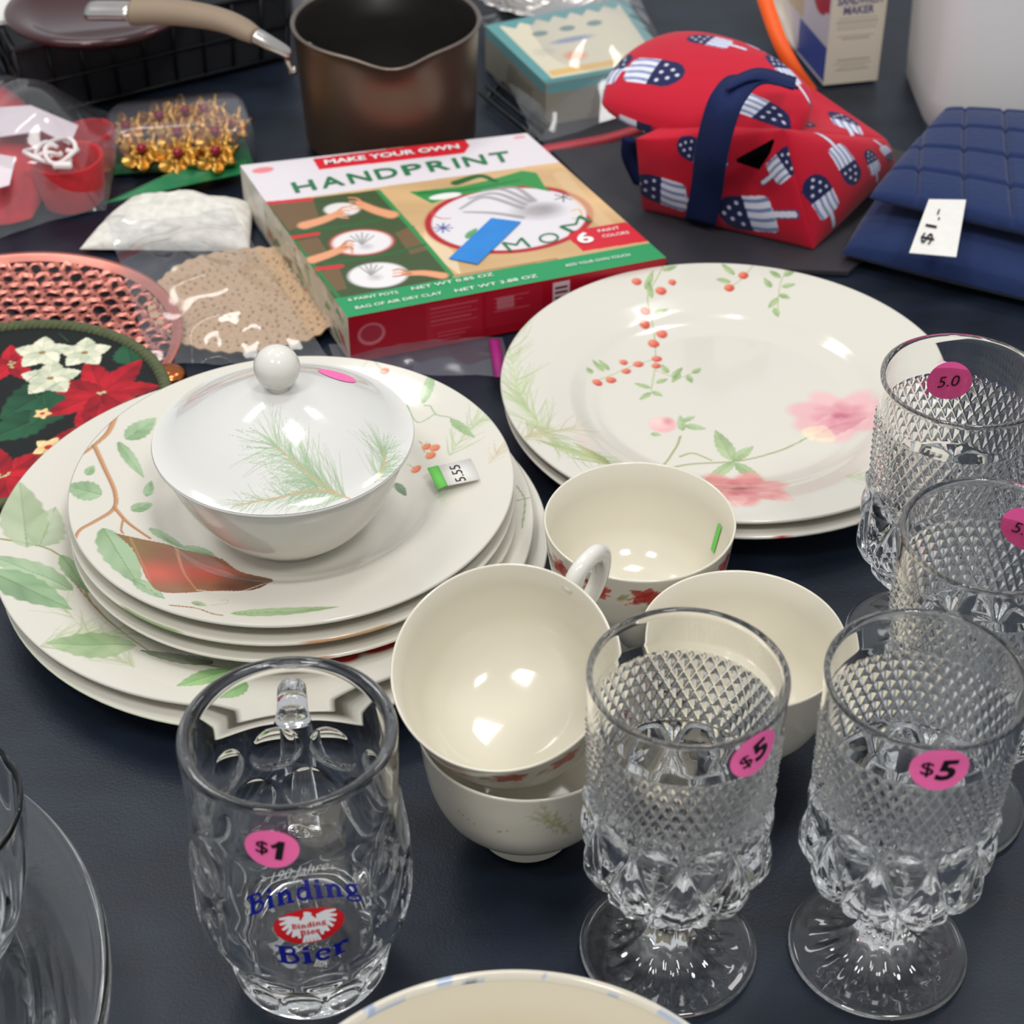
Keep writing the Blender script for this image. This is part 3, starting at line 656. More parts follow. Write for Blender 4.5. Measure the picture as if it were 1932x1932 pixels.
make_goblet(.0602, .4648, 'cut glass goblet with a pink $5 sticker, standing in front of the plain white cup', 1422, 1420, PINK, '$5', ang=math.radians(28))
make_goblet(.1419, .4637, 'cut glass goblet with a pink $5 sticker, right-hand one of the two nearest', 1772, 1450, PINK, '$5', rz=.17)
make_goblet(.1900, .6440, 'farthest cut glass goblet, pink sticker with a handwritten price, over the flower-printed plate edge', 1790, 718, PINK2, '5.0', back=True, rz=.31, tw=.009, ang=math.radians(10))
make_goblet(.1810, .5410, 'cut glass goblet cut off by the right edge, second behind the nearest pair', 1935, 1000, PINK2, '5.0', back=True, rz=.05, tw=.009)

# ------------------------------------------------------------------ beer mug
MX, MY = -.0785, .4600
MZs = [0, .003, .010, .022, .030, .038, .050, .065, .080, .092, .098, .104, .1253]
MRs = [.0285, .0300, .0312, .0335, .0372, .0402, .0412, .0408, .0394, .0380, .0376, .0380, .0386]
mro = lambda z: float(np.interp(z, MZs, MRs))
def mug_geo():
    zz = np.linspace(.002, .1235, 210); rr = np.interp(zz, MZs, MRs); rr = np.convolve(np.pad(rr, 5, 'edge'), np.ones(11)/11, 'valid')
    prof = np.vstack([[(.00001, .003), (.022, .003), (.0265, .0005), (.0288, 0)], np.c_[rr, zz], [(.0382, .1246), (.0372, .1253), (.0355, .1252), (.0344, .1244), (.0338, .123)],
                      spline([(.0338, .123), (.0334, .105), (.0338, .09), (.0342, .065), (.0335, .045), (.0305, .030), (.0275, .022), (.022, .0185), (.00001, .018)], 60)[1:]])
    def disp(R, Z, PH, row):
        R = R.copy(); ob = (row >= 4) & (row < 214); w_ = (PH+PI) % (2*PI)-PI; front = np.clip((np.abs(w_-.0)-.62)/.15, 0, 1)
        n = 10
        for zc, hz, off in ((.080, .0115, 0), (.055, .0125, .5)):
            a = ((PH/(2*PI)*n+off) % 1-.5)*2; v = (Z-zc)/hz; rr2 = np.sqrt((a/.86)**2+v**2)
            R = R-np.where(ob & (rr2 < 1), .0021*np.clip(1-rr2**2, 0, 1)**.6*front, 0)
        # lower scallops and the faceted foot
        a = ((PH/(2*PI)*12) % 1-.5)*2; v = (Z-.031)/.009; rr2 = np.sqrt((a/.92)**2+v**2); R = R-np.where(ob & (rr2 < 1), .0028*np.clip(1-rr2**2, 0, 1)**.6, 0)
        a = ((PH/(2*PI)*12+.5) % 1-.5)*2; v = (Z-.0125)/.0085; rr2 = np.sqrt((a/.92)**2+v**2); R = R-np.where(ob & (rr2 < 1), .0020*np.clip(1-rr2**2, 0, 1)**.6, 0)
        # inner wall ripples following the dimples
        return R, Z
    return lathe(prof, 360, disp)[:2]
mg = empty('beer_mug', (MX, MY, .0001), 'heavy dimpled glass beer mug with blue lettering and a pink $1 sticker', 'mug')
Geo().add(*mug_geo()).build('glass_body', GLASS, mg)
hp = spline([(0, .0370, .094), (0, .046, .097), (0, .0560, .093), (0, .0610, .080), (0, .0600, .060), (0, .053, .044), (0, .0385, .036)], 60)
V, F = tube(hp, np.interp(np.linspace(0, 1, 60), [0, .1, .5, 1], [.0075, .0062, .0058, .0075]), 20, flat=.75); Geo().add(xf(V, rz=.10), F).build('handle', GLASS, mg)
ph, z = locate(MX, MY, mro, 516, 1597, (.06, .11)); d, f = disc2(.0093, .0093, 6, 40)
rfm = lambda q: max(mro(min(max(q, .01), .124)), mro(.085))+.0002
st = Geo().add(wrap(d, ph, z, rfm, .0005, -.05), f).build('price_sticker', PINK, mg)
g = Geo(); V, F = center_text('$', .0042, .0070, .004); g.add(wrap(V+[-.0032, .0004], ph, z, rfm, .0009, -.1), F); V, F = stroke_geo([(np.array([(-.0002, -.0045), (.0002, 0), (.0006, .0045)]), .0023), (np.array([(-.0026, .0016), (-.0010, .0024), (.0003, .0040)]), .0016)]); g.add(wrap(V+[.0026, 0], ph, z, rfm, .0009, -.1), F)
g.build('printed_price', BLACK, st)
BLUE = mat('blue_enamel', (18, 28, 130), rough=.3, var=.04); REDE = mat('red_enamel', (200, 30, 38), rough=.3, var=.04); WHE = mat('white_enamel', (225, 225, 228), rough=.3, var=.03)
rfe = lambda q: mro(min(max(q, .01), .124))
pc, zc = locate(MX, MY, mro, 581, 1745, (.02, .09))
def emb(V2, F, m, name, off, parent=mg): return Geo().add(wrap(V2, pc, zc, rfe, off, math.radians(3)), F).build(name, m, parent)
V, F, L = serif_word('Binding'); V = (V-[L/2, .3])*[.0415/L, .0125]; V[:, 1] += .0165-20*V[:, 0]**2; emb(V, F, BLUE, 'brewery_name', .0005)
V, F, L = serif_word('Bier'); V = (V-[L/2, .3])*[.0260/L, .0125]; V[:, 1] += -.0150+8*V[:, 0]**2; emb(V, F, BLUE, 'beer_name', .0005)
d, f = disc2(.0125, .0085, 8, 48); ov = emb(d, f, REDE, 'oval_badge', .0004)
V, F = [], []
polys = []
for sgn in (-1, 1):
    for k in range(6):   # wing feathers fan out from the shoulders
        a0 = math.radians(2-k*17); c0 = np.array([.0030, .0046-.0002*k]); tip = c0+np.array([math.cos(a0)*(.0070+.0002*k), math.sin(a0)*(.0085)])
        c0 = c0*[sgn, 1]; tip = tip*[sgn, 1]; md = (c0+tip)/2+np.array([0, .0006]); polys.append((np.array([c0, md, tip]), np.array([.0016, .0019, .0010])))
    polys.append((np.array([(sgn*.0016, .002), (sgn*.0045, -.001), (sgn*.0050, -.0035)]), .0030))
for k in range(-2, 3): polys.append((np.array([(k*.0005, -.001), (k*.0011, -.005), (k*.0014, -.0074)]), .0011))
polys += [(np.array([(0, .006), (0, .002), (0, -.004)]), np.array([.0022, .0070, .0050])), (np.array([(-.0012, .0068), (0, .0066), (.0012, .0058)]), .0016)]
for sgn in (-1, 1): polys.append((arc(sgn*.0052, .0050, .0009, .0009, 0, 360, 12), .0004))
V, F = stroke_geo(polys); emb(V, F, WHE, 'eagle', .0007, ov)
g = Geo(); V, F, L = serif_word('Binding'); V = (V-[L/2, .3])*[.0120/L, .0032]+[0, .0012]; g.add(wrap(V, pc, zc, rfe, .0010, math.radians(3)), F); V, F, L = serif_word('Bier'); V = (V-[L/2, .3])*[.0070/L, .0032]+[0, -.0022]; g.add(wrap(V, pc, zc, rfe, .0010, math.radians(3)), F); g.build('badge_lettering', REDE, ov)
V, F = text_geo('190 Jahre', -.012); V = (V-.5)*[.021, .0055]; V[:, 0] += V[:, 1]*.5; V[:, 1] += .0258-14*V[:, 0]**2+.1*V[:, 0]; emb(V, F, WHE, 'script_lettering', .0005)

# ------------------------------------------------------------------ glass dish at the lower left
GD = np.array([-.2935, .4060])
gd = empty('glass_dish', (GD[0], GD[1], .0002), 'round clear glass dish with cut lines, cut off at the lower left corner', 'dish')
pr = spline([(.00001, .0), (.090, .0), (.108, .001), (.118, .006), (.130, .016), (.143, .026), (.1472, .029)], 60).tolist()+[(.1482, .0305), (.1472, .0328), (.1435, .0325)]+spline([(.1418, .0300), (.130, .0205), (.117, .0105), (.106, .0060), (.00001, .005)], 40).tolist()
def ddisp(R, Z, PH, row):
    Z = Z.copy(); under = (row < 22); s_ = np.abs(((PH/(2*PI)*14+R*16) % 1)-.5); Z = Z+np.where(under & (R > .03) & (R < .112), .0016*np.clip(1-s_*26, 0, 1), 0); return R, Z
V, F, _, _ = lathe(pr, 560, ddisp); V_, F_ = V, F; Geo().add(V, F).build('dish_body', GLASS, gd)
gb = empty('glass_candy_bowl', (P(-188, 1530, .088)[0], P(-188, 1530, .088)[1], .0056), 'clear glass bowl standing in the glass dish at the left edge', 'bowl')
pr = spline([(.00001, .001), (.018, 0), (.021, .003), (.029, .014), (.036, .034), (.0405, .058), (.043, .082)], 70).tolist()+[(.0425, .0832), (.0415, .0828)]+spline([(.0405, .080), (.0375, .055), (.033, .034), (.026, .018), (.00001, .010)], 40).tolist()
def fdisp(R, Z, PH, row):
    return R*(1+.012*np.cos(PH*14)*np.clip((Z-.02)/.02, 0, 1)*(row < 68)), Z
Geo().add(*lathe(pr, 200, fdisp)[:2]).build('bowl_body', GLASS, gb)

# ================================================================== things farther back
def pp(l): return np.array([P(*a) for a in l])
def bil(c, u, v):
    c = np.array(c); u = u[..., None]; v = v[..., None]
    return (c[0]*(1-u)+c[1]*u)*(1-v)+(c[3]*(1-u)+c[2]*u)*v
def pillow(c, ht, hb, nu=60, nv=60, power=.45, extra=None, rnd_=0.):
    """closed cushion over four corners; returns two (V,F,u,v)"""
    res = []
    for sgn, h in ((1, ht), (-1, hb)):
        def fn(u, v):
            a_, b_ = 2*u-1, 2*v-1
            q = bil(c, .5+.5*a_*np.sqrt(1-rnd_*b_**2/2), .5+.5*b_*np.sqrt(1-rnd_*a_**2/2)); e = (np.clip(4*u*(1-u), 0, 1)*np.clip(4*v*(1-v), 0, 1))**power
            q[..., 2] += sgn*h*e
            if extra is not None and sgn > 0: q = q+extra(u, v, e)
            return q
        V, F, u, v = patch(fn, nu, nv); res.append((V, F if sgn > 0 else F[:, ::-1], u, v))
    return res
def slab(px, z0, th):
    b = np.array([P(a, b_, z0) for a, b_ in px]); n = len(px); V = np.vstack([b, b+[0, 0, th]])
    return V, [tuple(range(n))[::-1], tuple(range(n, 2*n))]+[(i, (i+1) % n, n+(i+1) % n, n+i) for i in range(n)]
def film(name, px, label, cat, m=FILM, amp=.004, seed=1, nu=70, nv=70, parent=None, freq=90, dome=.006):
    c = pp(px)
    def fn(u, v):
        q = bil(c, u, v); x, y = q[..., 0], q[..., 1]
        r = fbm(x*freq, y*freq, seed, 3); q[..., 2] += amp*(1-np.abs(r))*1.2+dome*np.sin(PI*u)*np.sin(PI*v); return q
    V, F, u, v = patch(fn, nu, nv)
    V[:, 2] = np.maximum(V[:, 2], .0012)
    o = Geo().add(V, F).build(name, m, parent)
    return tag(o, label, cat) if label else o

# ---- handprint kit box
BT = .031
cn = pp([(453, 312, BT), (994, 251, BT), (1257, 486, BT), (656, 599, BT)])
ctr = cn.mean(0); ux = (cn[1]-cn[0])+(cn[2]-cn[3]); ux[2] = 0; ux /= np.linalg.norm(ux); vy = np.array([-ux[1], ux[0], 0])
LX = .5*(np.linalg.norm(cn[1]-cn[0])+np.linalg.norm(cn[2]-cn[3])); LY = .5*(abs((cn[0]-cn[3]) @ vy)+abs((cn[1]-cn[2]) @ vy))
def bq(x, y): return P(x, y, BT)[:2]
kit = empty('craft_kit_box', (ctr[0], ctr[1], .0004), 'green, red and white craft kit box lettered HANDPRINT with blue tape on it', 'box')
o3 = np.array([ctr[0], ctr[1], .0004])
V, F, u, v = patch(lambda u, v: bil(cn, u, v), 380, 380)
p = Paint(V[:, 0], V[:, 1], (224, 217, 222))
uv = lambda a, b: bil(cn, np.array(a), np.array(b))[..., :2]
hx = [bq(493, 384), bq(714, 358), bq(853, 522), bq(643, 562)]
p.poly([bq(470, 387), bq(1062, 305), bq(1250, 480), bq(610, 605)], (206, 170, 124))
nz = fbm(V[:, 0]*30, V[:, 1]*140, 3, 3); i = np.nonzero(np.abs(p.C-lin((206, 170, 124))).sum(1) < 1e-6)[0]; p.C[i] *= (1+.22*nz[i])[:, None]
p.poly([bq(800, 420), bq(860, 480), bq(870, 520), bq(800, 470)], (232, 212, 178), .7)
p.poly([bq(460, 389), bq(714, 358), bq(855, 524), bq(590, 580)], (66, 84, 52))
for a in (((505, 384), (590, 374), (605, 420), (545, 435)), ((560, 455), (600, 447), (620, 480), (585, 488)), ((780, 425), (812, 470), (775, 480), (745, 440)), ((600, 512), (640, 505), (655, 545), (620, 550))):
    p.poly([bq(*t) for t in a], (122, 92, 66), .8)
p.stroke([bq(493, 386), bq(560, 462), bq(640, 562)], .0032, .0032, (46, 120, 66)); p.stroke([bq(714, 360), bq(785, 440), bq(853, 520)], .0038, .0038, (52, 140, 78))
p.stroke([bq(560, 437), bq(660, 425), bq(745, 408)], .003, .003, (44, 100, 56)); p.stroke([bq(610, 498), bq(720, 482), bq(800, 462)], .003, .003, (44, 100, 56))
for a, b_ in (((495, 384), (585, 376)), ((545, 449), (598, 441)), ((600, 507), (643, 502))): p.stroke([bq(*a), bq(*b_)], .0042, .0042, (205, 50, 56), 1, .1)
SK, SKD = (226, 158, 118), (190, 112, 78)
p.ell(bq(645, 395), .012, .009, (225, 220, 216), 1, 0, .2)
for fx, fy, hx_, hy_, sg in ((575, 425, 640, 402, 1), (738, 405, 680, 385, -1)):
    p.stroke([bq(fx, fy), bq((fx+hx_)/2, (fy+hy_)/2+2), bq(hx_, hy_)], .011, .008, SK)
    for k in range(4): p.stroke([bq(hx_-sg*8, hy_+3), bq(hx_+sg*(6-k), hy_-10+k*6), bq(hx_+sg*(22-2*k), hy_-12+k*7)], .0024, .0018, SK if k % 2 else (214, 142, 104))
p.ell(bq(683, 457), .0205, .0165, (205, 60, 62), 1, .1); p.ell(bq(683, 457), .0190, .0150, (228, 224, 224), 1, .1)
p.ell(bq(713, 519), .0185, .0150, (230, 226, 226), 1, .1)
for cx_, cy_ in ((683, 457), (700, 515)):
    for k in range(5): p.stroke([bq(cx_, cy_+4), bq(cx_-22+k*11, cy_-12-(2-abs(k-2))*3)], .002, .0014, (150, 148, 150), .8)
    p.ell(bq(cx_+8, cy_+8), .006, .005, (178, 174, 176), .7, 0, .8)
p.stroke([bq(590, 490), bq(620, 480), bq(648, 468)], .010, .008, SK)
for k in range(4): p.stroke([bq(640, 470), bq(655+k*2, 455+k*5), bq(668-k, 456+k*7)], .0024, .0018, SK if k % 2 else SKD)
p.stroke([bq(835, 520), bq(800, 515), bq(765, 516)], .0085, .006, SK)
for k in range(3): p.stroke([bq(775, 516), bq(755, 508+k*6), bq(742, 510+k*6)], .0022, .0016, SK if k % 2 else SKD)
pc_ = bq(961, 412); an = math.atan2(ux[1], ux[0])
p.ell(pc_, .0545, .0430, (196, 150, 100), .8, an, .1); p.ell(pc_, .0525, .0415, (176, 38, 44), 1, an, .03); p.ell(pc_, .0480, .0375, (222, 218, 222), 1, an, .03)
GR1, GR2 = (52, 142, 72), (34, 98, 50)
p.poly([bq(772, 362), bq(870, 352), bq(930, 338), bq(985, 322), bq(1012, 326), bq(1028, 352), bq(1040, 362), bq(985, 350), bq(905, 362), bq(850, 372), bq(815, 384)], GR1)
p.stroke([bq(790, 365), bq(880, 358), bq(980, 340)], .003, .002, GR2, .7); p.stroke([bq(860, 345), bq(905, 332), bq(935, 342)], .008, .004, GR2)
p.ell(bq(840, 370), .011, .004, (240, 238, 238), .9, an)
HG = (168, 162, 164)
p.ell(bq(1015, 398), .020, .013, HG, .9, an-.2, .7); p.ell(bq(1030, 392), .012, .009, (145, 140, 142), .6, an, .9)
for pts in ([(985, 392), (915, 372), (868, 394)], [(990, 385), (935, 365), (885, 374)], [(1000, 380), (950, 358), (912, 360)], [(1008, 378), (975, 355), (942, 354)], [(985, 410), (930, 402), (876, 400)]):
    p.stroke([bq(*a) for a in pts], .0062, .003, (150, 145, 148), .9, .8)
p.stroke([bq(818, 396), bq(815, 404), bq(832, 412), bq(850, 412)], .0014, .001, (205, 70, 80))
for k in range(4): a_ = k*PI/4; c0 = bq(836, 430); p.stroke([c0-np.array([math.cos(a_), math.sin(a_)])*.0055, c0+np.array([math.cos(a_), math.sin(a_)])*.0055], .0013, .0013, (60, 78, 150))
for k in range(3): a_ = k*PI/3+.5; c0 = bq(1063, 372); p.stroke([c0-np.array([math.cos(a_), math.sin(a_)])*.006, c0+np.array([math.cos(a_), math.sin(a_)])*.006], .0012, .0012, (90, 90, 88))
p.stroke([bq(1078, 398), bq(1092, 395), bq(1098, 410), bq(1080, 412)], .0014, .0014, (226, 170, 90)); p.leaf(bq(880, 450), bq(900, 430), .006, (90, 165, 90), (50, 130, 60))
p.stroke([bq(1058, 330), bq(1100, 380), bq(1150, 430)], .012, .012, (224, 192, 150), .5)
p.poly([bq(1070, 447), bq(1078, 436), bq(1180, 419), bq(1225, 447), bq(1222, 455), bq(1100, 474)], (205, 34, 50))
p.poly([bq(600, 569), bq(1245, 455), bq(1285, 500), bq(620, 625)], (42, 148, 92)); p.stroke([bq(860, 520), bq(1050, 488)], .0022, .0022, (170, 130, 90))
p.poly([bq(590, 300), bq(876, 262), bq(886, 275), bq(876, 289), bq(602, 320)], (214, 36, 52))
p.ell(bq(496, 321), .0075, .0042, (232, 120, 124), .9, an); p.ell(bq(980, 259), .0045, .0022, (232, 140, 144), .8, an)
top = Geo().add(V-o3, F, p.C)
# front and side walls, painted in their own (u, z) frame
def wall(a, b, nu, nv, base):
    Vw, Fw, uu, vv = patch(lambda u, v: np.stack([a[0]+(b[0]-a[0])*u, a[1]+(b[1]-a[1])*u, .0006+(BT-.0006)*v], -1), nu, nv)
    return Vw, Fw, Paint(uu*np.linalg.norm(b-a), vv*BT, base)
Vw, Fw, pf = wall(cn[3], cn[2], 300, 60, (158, 14, 34))
pf.poly([(.0, .031), (.2, .031), (.2, .034), (.0, .034)], (42, 148, 92)); pf.poly([(.045, .003), (.079, .003), (.079, .029), (.045, .029)], (166, 26, 44)); pf.poly([(.081, .006), (.115, .006), (.115, .029), (.081, .029)], (164, 24, 42))
for k in range(5): pf.stroke([(.048, .026-.0028*k), (.076-.004*(k % 2), .026-.0028*k)], .0009, .0009, (196, 92, 104), .6)
for k in range(3): pf.stroke([(.052, .009-.0025*k), (.071-.003*k, .009-.0025*k)], .0008, .0008, (196, 92, 104), .6)
pf.ell((.013, .017), .0085, .0078, (200, 120, 132), .8); pf.ell((.013, .0175), .0070, .0062, (150, 22, 40), .9)
for k in range(4): pf.stroke([(.086, .025-.003*k), (.107-.004*(k % 3), .025-.003*k)], .001, .001, (190, 84, 98), .55)
pf.poly([(.088, .017), (.098, .017), (.098, .025), (.088, .025)], (186, 120, 128), .6)
pf.poly([(.122, .008), (.132, .008), (.132, .028), (.122, .028)], (214, 196, 200), .8)
for k in range(5): pf.poly([(.123, .010+.0034*k), (.131, .010+.0034*k), (.131, .0115+.0034*k), (.123, .0115+.0034*k)], (90, 30, 40))
for k in range(6): pf.poly([(.137+.005*k, .006), (.138+.005*k, .006), (.138+.005*k, .026), (.137+.005*k, .026)], (130, 10, 28), .6)
top.add(Vw-o3, Fw, pf.C)
Vw, Fw, pl = wall(cn[0], cn[3], 220, 60, (196, 190, 170))
cols = [(70, 130, 76), (190, 60, 62), (214, 206, 190), (150, 160, 120), (196, 120, 100), (226, 222, 214), (90, 120, 80)]
for k in range(90):
    a, b_ = rnd.random()*LY, rnd.random()*BT; s_ = .003+.008*rnd.random(); dx = rnd.uniform(-.006, .006); pl.poly([(a, b_), (a+s_, b_+dx*.3), (a+s_+dx, b_+s_*.6), (a+dx, b_+s_*.7)], cols[rnd.randrange(7)], .8)
pl.poly([(0, .002), (.045, .002), (.045, .0335), (0, .0335)], (226, 220, 216), .55); pl.stroke([(.03, .033), (LY, .0325)], .002, .002, (48, 130, 70))
top.add(Vw-o3, Fw, pl.C)
for a, b_ in ((cn[1], cn[0]), (cn[2], cn[1])):
    Vw, Fw, pw = wall(a, b_, 4, 3, (150, 16, 36)); top.add(Vw-o3, Fw, pw.C)
KB = mat('printed_card', rough=.38, vcol=True, spec=.4)
kb = top.build('printed_carton', KB, kit, smooth=False)
DG = mat('dark_green_ink', (38, 118, 74), rough=.45, var=.03); WI = mat('white_ink', (240, 238, 236), rough=.45, var=.02)
def kit_text(name, items, m, dz=.0006):
    g = Geo()
    for t, a, b_, h, bold, *up in items: put_text(g, t, bq(*a), bq(*b_), h, BT+dz, bold)
    g.V = [q-o3 for q in g.V]; return g.build(name, m, kb, smooth=False)
hb = [(558, 364), (605, 358), (653, 350), (700, 344), (745, 337), (790, 330), (833, 323), (864, 318), (890, 314), (935, 307)]
LT = 'HANDPRINT'; wdt = [1, 1.05, 1, 1, .9, .95, .2, 1, .9]; tot = sum(wdt)+.25*8; x0 = 0; its = []
for ch, wd_ in zip(LT, wdt):
    f0 = x0/tot; f1 = (x0+wd_)/tot
    pt = lambda f: (558+f*410, 365-f*61-math.sin(f*PI)*2)
    its.append((ch, pt(f0), pt(f1), .0135, .018)); x0 += wd_+.25
kit_text('title_lettering', its, DG)
kit_text('banner_lettering', [('MAKE YOUR OWN', (614, 312), (868, 281), .0062, .03), ], WI)
kit_text('paint_count', [('6', (1095, 462), (1124, 457), .0125, .03), ('PAINT', (1130, 440), (1170, 433), .0032, .0), ('COLORS', (1138, 450), (1188, 442), .0032, .0)], WI)
kit_text('footer_lettering', [('6 PAINT POTS', (658, 570), (752, 555), .0030, 0), ('NET WT 0.85 OZ', (778, 549), (932, 521), .0032, 0), ('BAG OF AIR DRY CLAY', (672, 585), (835, 556), .0030, 0), ('NET WT 3.88 OZ', (860, 553), (1015, 524), .0032, 0),
                              ('ADD YOUR OWN TOUCH', (1068, 505), (1190, 484), .0028, 0)], WI)
kit_text('plate_lettering', [('M', (962, 476), (1002, 466), .0115, -.01), ('O', (1028, 463), (1062, 452), .011, -.01), ('M', (1078, 440), (1118, 418), .010, -.01)], DG)
V, F = slab([(847, 488), (901, 499), (983, 419), (927, 412)], BT+.0006, .0004); Geo().add(V-o3, F).build('blue_tape', mat('blue_tape', (42, 128, 205), rough=.6, var=.05), kit, smooth=False)

# ---- saucepan
PZ = .0865; pcn = P(728, 36, PZ); PR = .0600
pan = empty('saucepan', (pcn[0], pcn[1], .0006), 'bronze nonstick saucepan with pouring lips and a long taupe handle behind the craft box', 'saucepan')
def lip(PH, amt): return amt*(np.exp(-((((PH-.12+PI) % (2*PI))-PI)/.30)**2)+np.exp(-((((PH-PI-.12+PI) % (2*PI))-PI)/.30)**2))
def pdisp(R, Z, PH, row):
    t = np.clip((Z-.072)/.028, 0, 1)**1.6; return R+lip(PH, .0115)*t, Z-lip(PH, .002)*t
outp = [(.00001, 0), (.048, 0), (.0525, .0015), (.0560, .006)]+[(.0562+.0030*k/14, .008+.088*k/14) for k in range(15)]+[(.0603, .0985)]
Geo().add(*lathe(outp, 240, pdisp)[:2]).build('outer_wall', mat('bronze_coat', (112, 92, 78), rough=.36, metal=.75, var=.06, bscale=3), pan)
Geo().add(*lathe([(.0585, .0985)]+[(.0566+.0014*k/12, .06+.036*k/12) for k in range(12, -1, -1)]+[(.0566, .0599), (.0560, .010), (.0520, .004), (.00001, .0035)], 240, pdisp)[:2]).build('inner_wall', mat('nonstick_coat', (38, 36, 34), rough=.45, var=.08), pan)
Geo().add(*lathe([(.0600, .0975), (.0612, .0990), (.0608, .1000), (.0592, .1004), (.0582, .0990)], 240, pdisp)[:2]).build('rim', mat('bronze_rim', (128, 116, 106), rough=.3, metal=.8, var=.04), pan)
hc = [P(575, 118, .072), P(552, 132, .074), P(541, 100, .086), P(510, 82, .094), P(478, 64, .100)]
gd_ = np.array([pcn[0], pcn[1], .0006])
V, F = tube(spline([hc[1], (hc[1]+hc[2])/2+[-.001, 0, .001], hc[2], hc[3], hc[4]], 30)-gd_, np.interp(np.linspace(0, 1, 30), [0, .3, .5, 1], [.0028, .0030, .0050, .0062]), 14, flat=.7); Geo().add(V, F).build('handle_bracket', STEEL, pan)
V, F = tube(spline([P(481, 67, .100), P(430, 42, .105), P(370, 28, .107), P(310, 22, .107), P(252, 22, .105)], 40)-gd_, np.interp(np.linspace(0, 1, 40), [0, .1, .5, 1], [.0066, .0082, .0098, .0108]), 18, flat=.75); Geo().add(V, F).build('handle_grip', mat('taupe_rubber', (142, 124, 104), rough=.55, var=.03), pan)
V, F = tube(spline([P(254, 21, .105), P(215, 20, .103), P(172, 20, .101)], 10)-gd_, [.0100]*10, 18, flat=.55); Geo().add(V, F).build('handle_end_cap', STEEL, pan)
for px_, py_ in ((553, 132), (582, 88)):
    a = P(px_, py_, .074); Geo().add(*lathe([(.0001, .003), (.0018, .0025), (.0028, .001), (.0030, -.002), (.0001, -.002)], 20)[:2]).build('rivet', STEEL, pan).location = a-gd_

ks = .0865/.1004
for o_ in list(pan.children):
    if o_.name.split('.')[0] in ('outer_wall', 'inner_wall', 'rim'): o_.scale = (1.022, 1.022, ks)
# ---- red lunch bag
def pops(p, c, ang, s=1., flip=False):
    s = s*1.36
    ca, sa = math.cos(ang), math.sin(ang); T = lambda x, y: (c[0]+(x*ca-y*sa)*s, c[1]+(x*sa+y*ca)*s)
    NV, WH, BL = (26, 32, 78), (226, 226, 240), (120, 134, 176)
    p.stroke([T(-.0245, 0), T(-.012, 0)], .0040*s, .0040*s, (80, 70, 110), 1, .1, False); p.stroke([T(-.024, 0), T(-.012, 0)], .0026*s, .0026*s, WH, 1, .1, False)
    body = [T(-.0135, -.0050), T(-.0115, -.0078), T(.006, -.0082)]+[T(.006+.009*math.sin(a), -.0082*math.cos(a)) for a in np.linspace(.2, 2.9, 9)]+[T(.006, .0082), T(-.0115, .0078), T(-.0135, .0050)]
    p.poly(body, WH)
    for k in range(4): y = -.0062+.0042*k; p.stroke([T(-.0125, y), T(-.006, y+.0006), T(.0015, y)], .0019*s, .0019*s, BL, 1, .3)
    p.poly([T(.00001, -.0082)]+body[2:-2]+[T(.00001, .0082)], NV)
    for a, b_ in ((.004, -.005), (.004, .0), (.004, .005), (.0085, -.0028), (.0085, .0026), (.012, .0)): p.ell(T(a, b_), .0011*s, .0011*s, WH, 1, 0, .4)
RB = (192, 20, 46)
FB = mat('printed_cotton', rough=.7, vcol=True, spec=.25, bump=.0003, bscale=40, sheen=.1)
f0, f1, b1, b0 = P(1212, 395, .004), P(1535, 470, .004), P(1690, 318, .004), P(1395, 255, .004)
t0, t1, tb1, tb0 = P(1200, 262, .062), P(1478, 245, .082), P(1672, 262, .040), P(1480, 130, .078)
bag = empty('lunch_bag', tuple((f0+f1+b1+b0)/4*[1, 1, 0]+[0, 0, .0036]), 'red cotton bag printed with flag popsicles, folded over and held by a navy strap', 'bag')
ob = np.array(bag.location)
def face(g, c, nrm, bul, spots, base=RB, nu=170, nv=130, seed=0):
    c = np.array(c); nrm = np.array(nrm)/np.linalg.norm(nrm); W = np.linalg.norm(c[1]-c[0]); H = np.linalg.norm(c[3]-c[0])
    def fn(u, v):
        q = bil(c, u, v); e = (np.clip(16*u*(1-u)*v*(1-v), 0, 1))**.6
        wr = fbm(u*5, v*4, seed, 3)*.0022*np.clip(e*2, 0, 1); return q+(bul*e+wr)[..., None]*nrm
    V, F, u, v = patch(fn, nu, nv); V[:, 2] = np.maximum(V[:, 2], .0008)
    p = Paint(u*W, v*H, base)
    for a, b_, an_, s_ in spots: pops(p, (a*W, b_*H), an_, s_)
    g.add(V-ob, F, p.C)
g = Geo()
face(g, [f0, f1, t1, t0], (-.3, -1, .2), .008, [(.14, .34, 3.0, 1.0), (.66, .24, 3.25, 1.0), (.40, .85, 2.8, .7), (.95, .72, .5, .6)], seed=1)
face(g, [f1, b1, tb1, t1], (.8, -.5, .4), .014, [(.10, .40, 1.9, .85), (.34, .62, -1.3, 1.0), (.60, .55, 1.7, .8), (.84, .6, -1.3, .8)], seed=2)
face(g, [t0, t1, tb1, tb0], (0, 0, 1), .006, [(.72, .35, .6, .9), (.8, .8, 2.4, .9)], seed=3)
face(g, [b0, f0, t0, tb0], (-1, 0, .2), .004, [(.5, .5, 1, 1)], nu=40, nv=40, seed=4)
face(g, [b1, b0, tb0, tb1], (.3, 1, .2), .004, [], nu=40, nv=40, seed=5)
face(g, [f0, b0, b1, f1], (0, 0, -1), .0, [], nu=10, nv=10)
g.build('bag_body', FB, bag)
c = pp([(1078, 205, .062), (1470, 290, .070), (1572, 170, .088), (1262, 45, .080)])
W_, H_ = np.linalg.norm(c[1]-c[0]), np.linalg.norm(c[3]-c[0]); g = Geo()
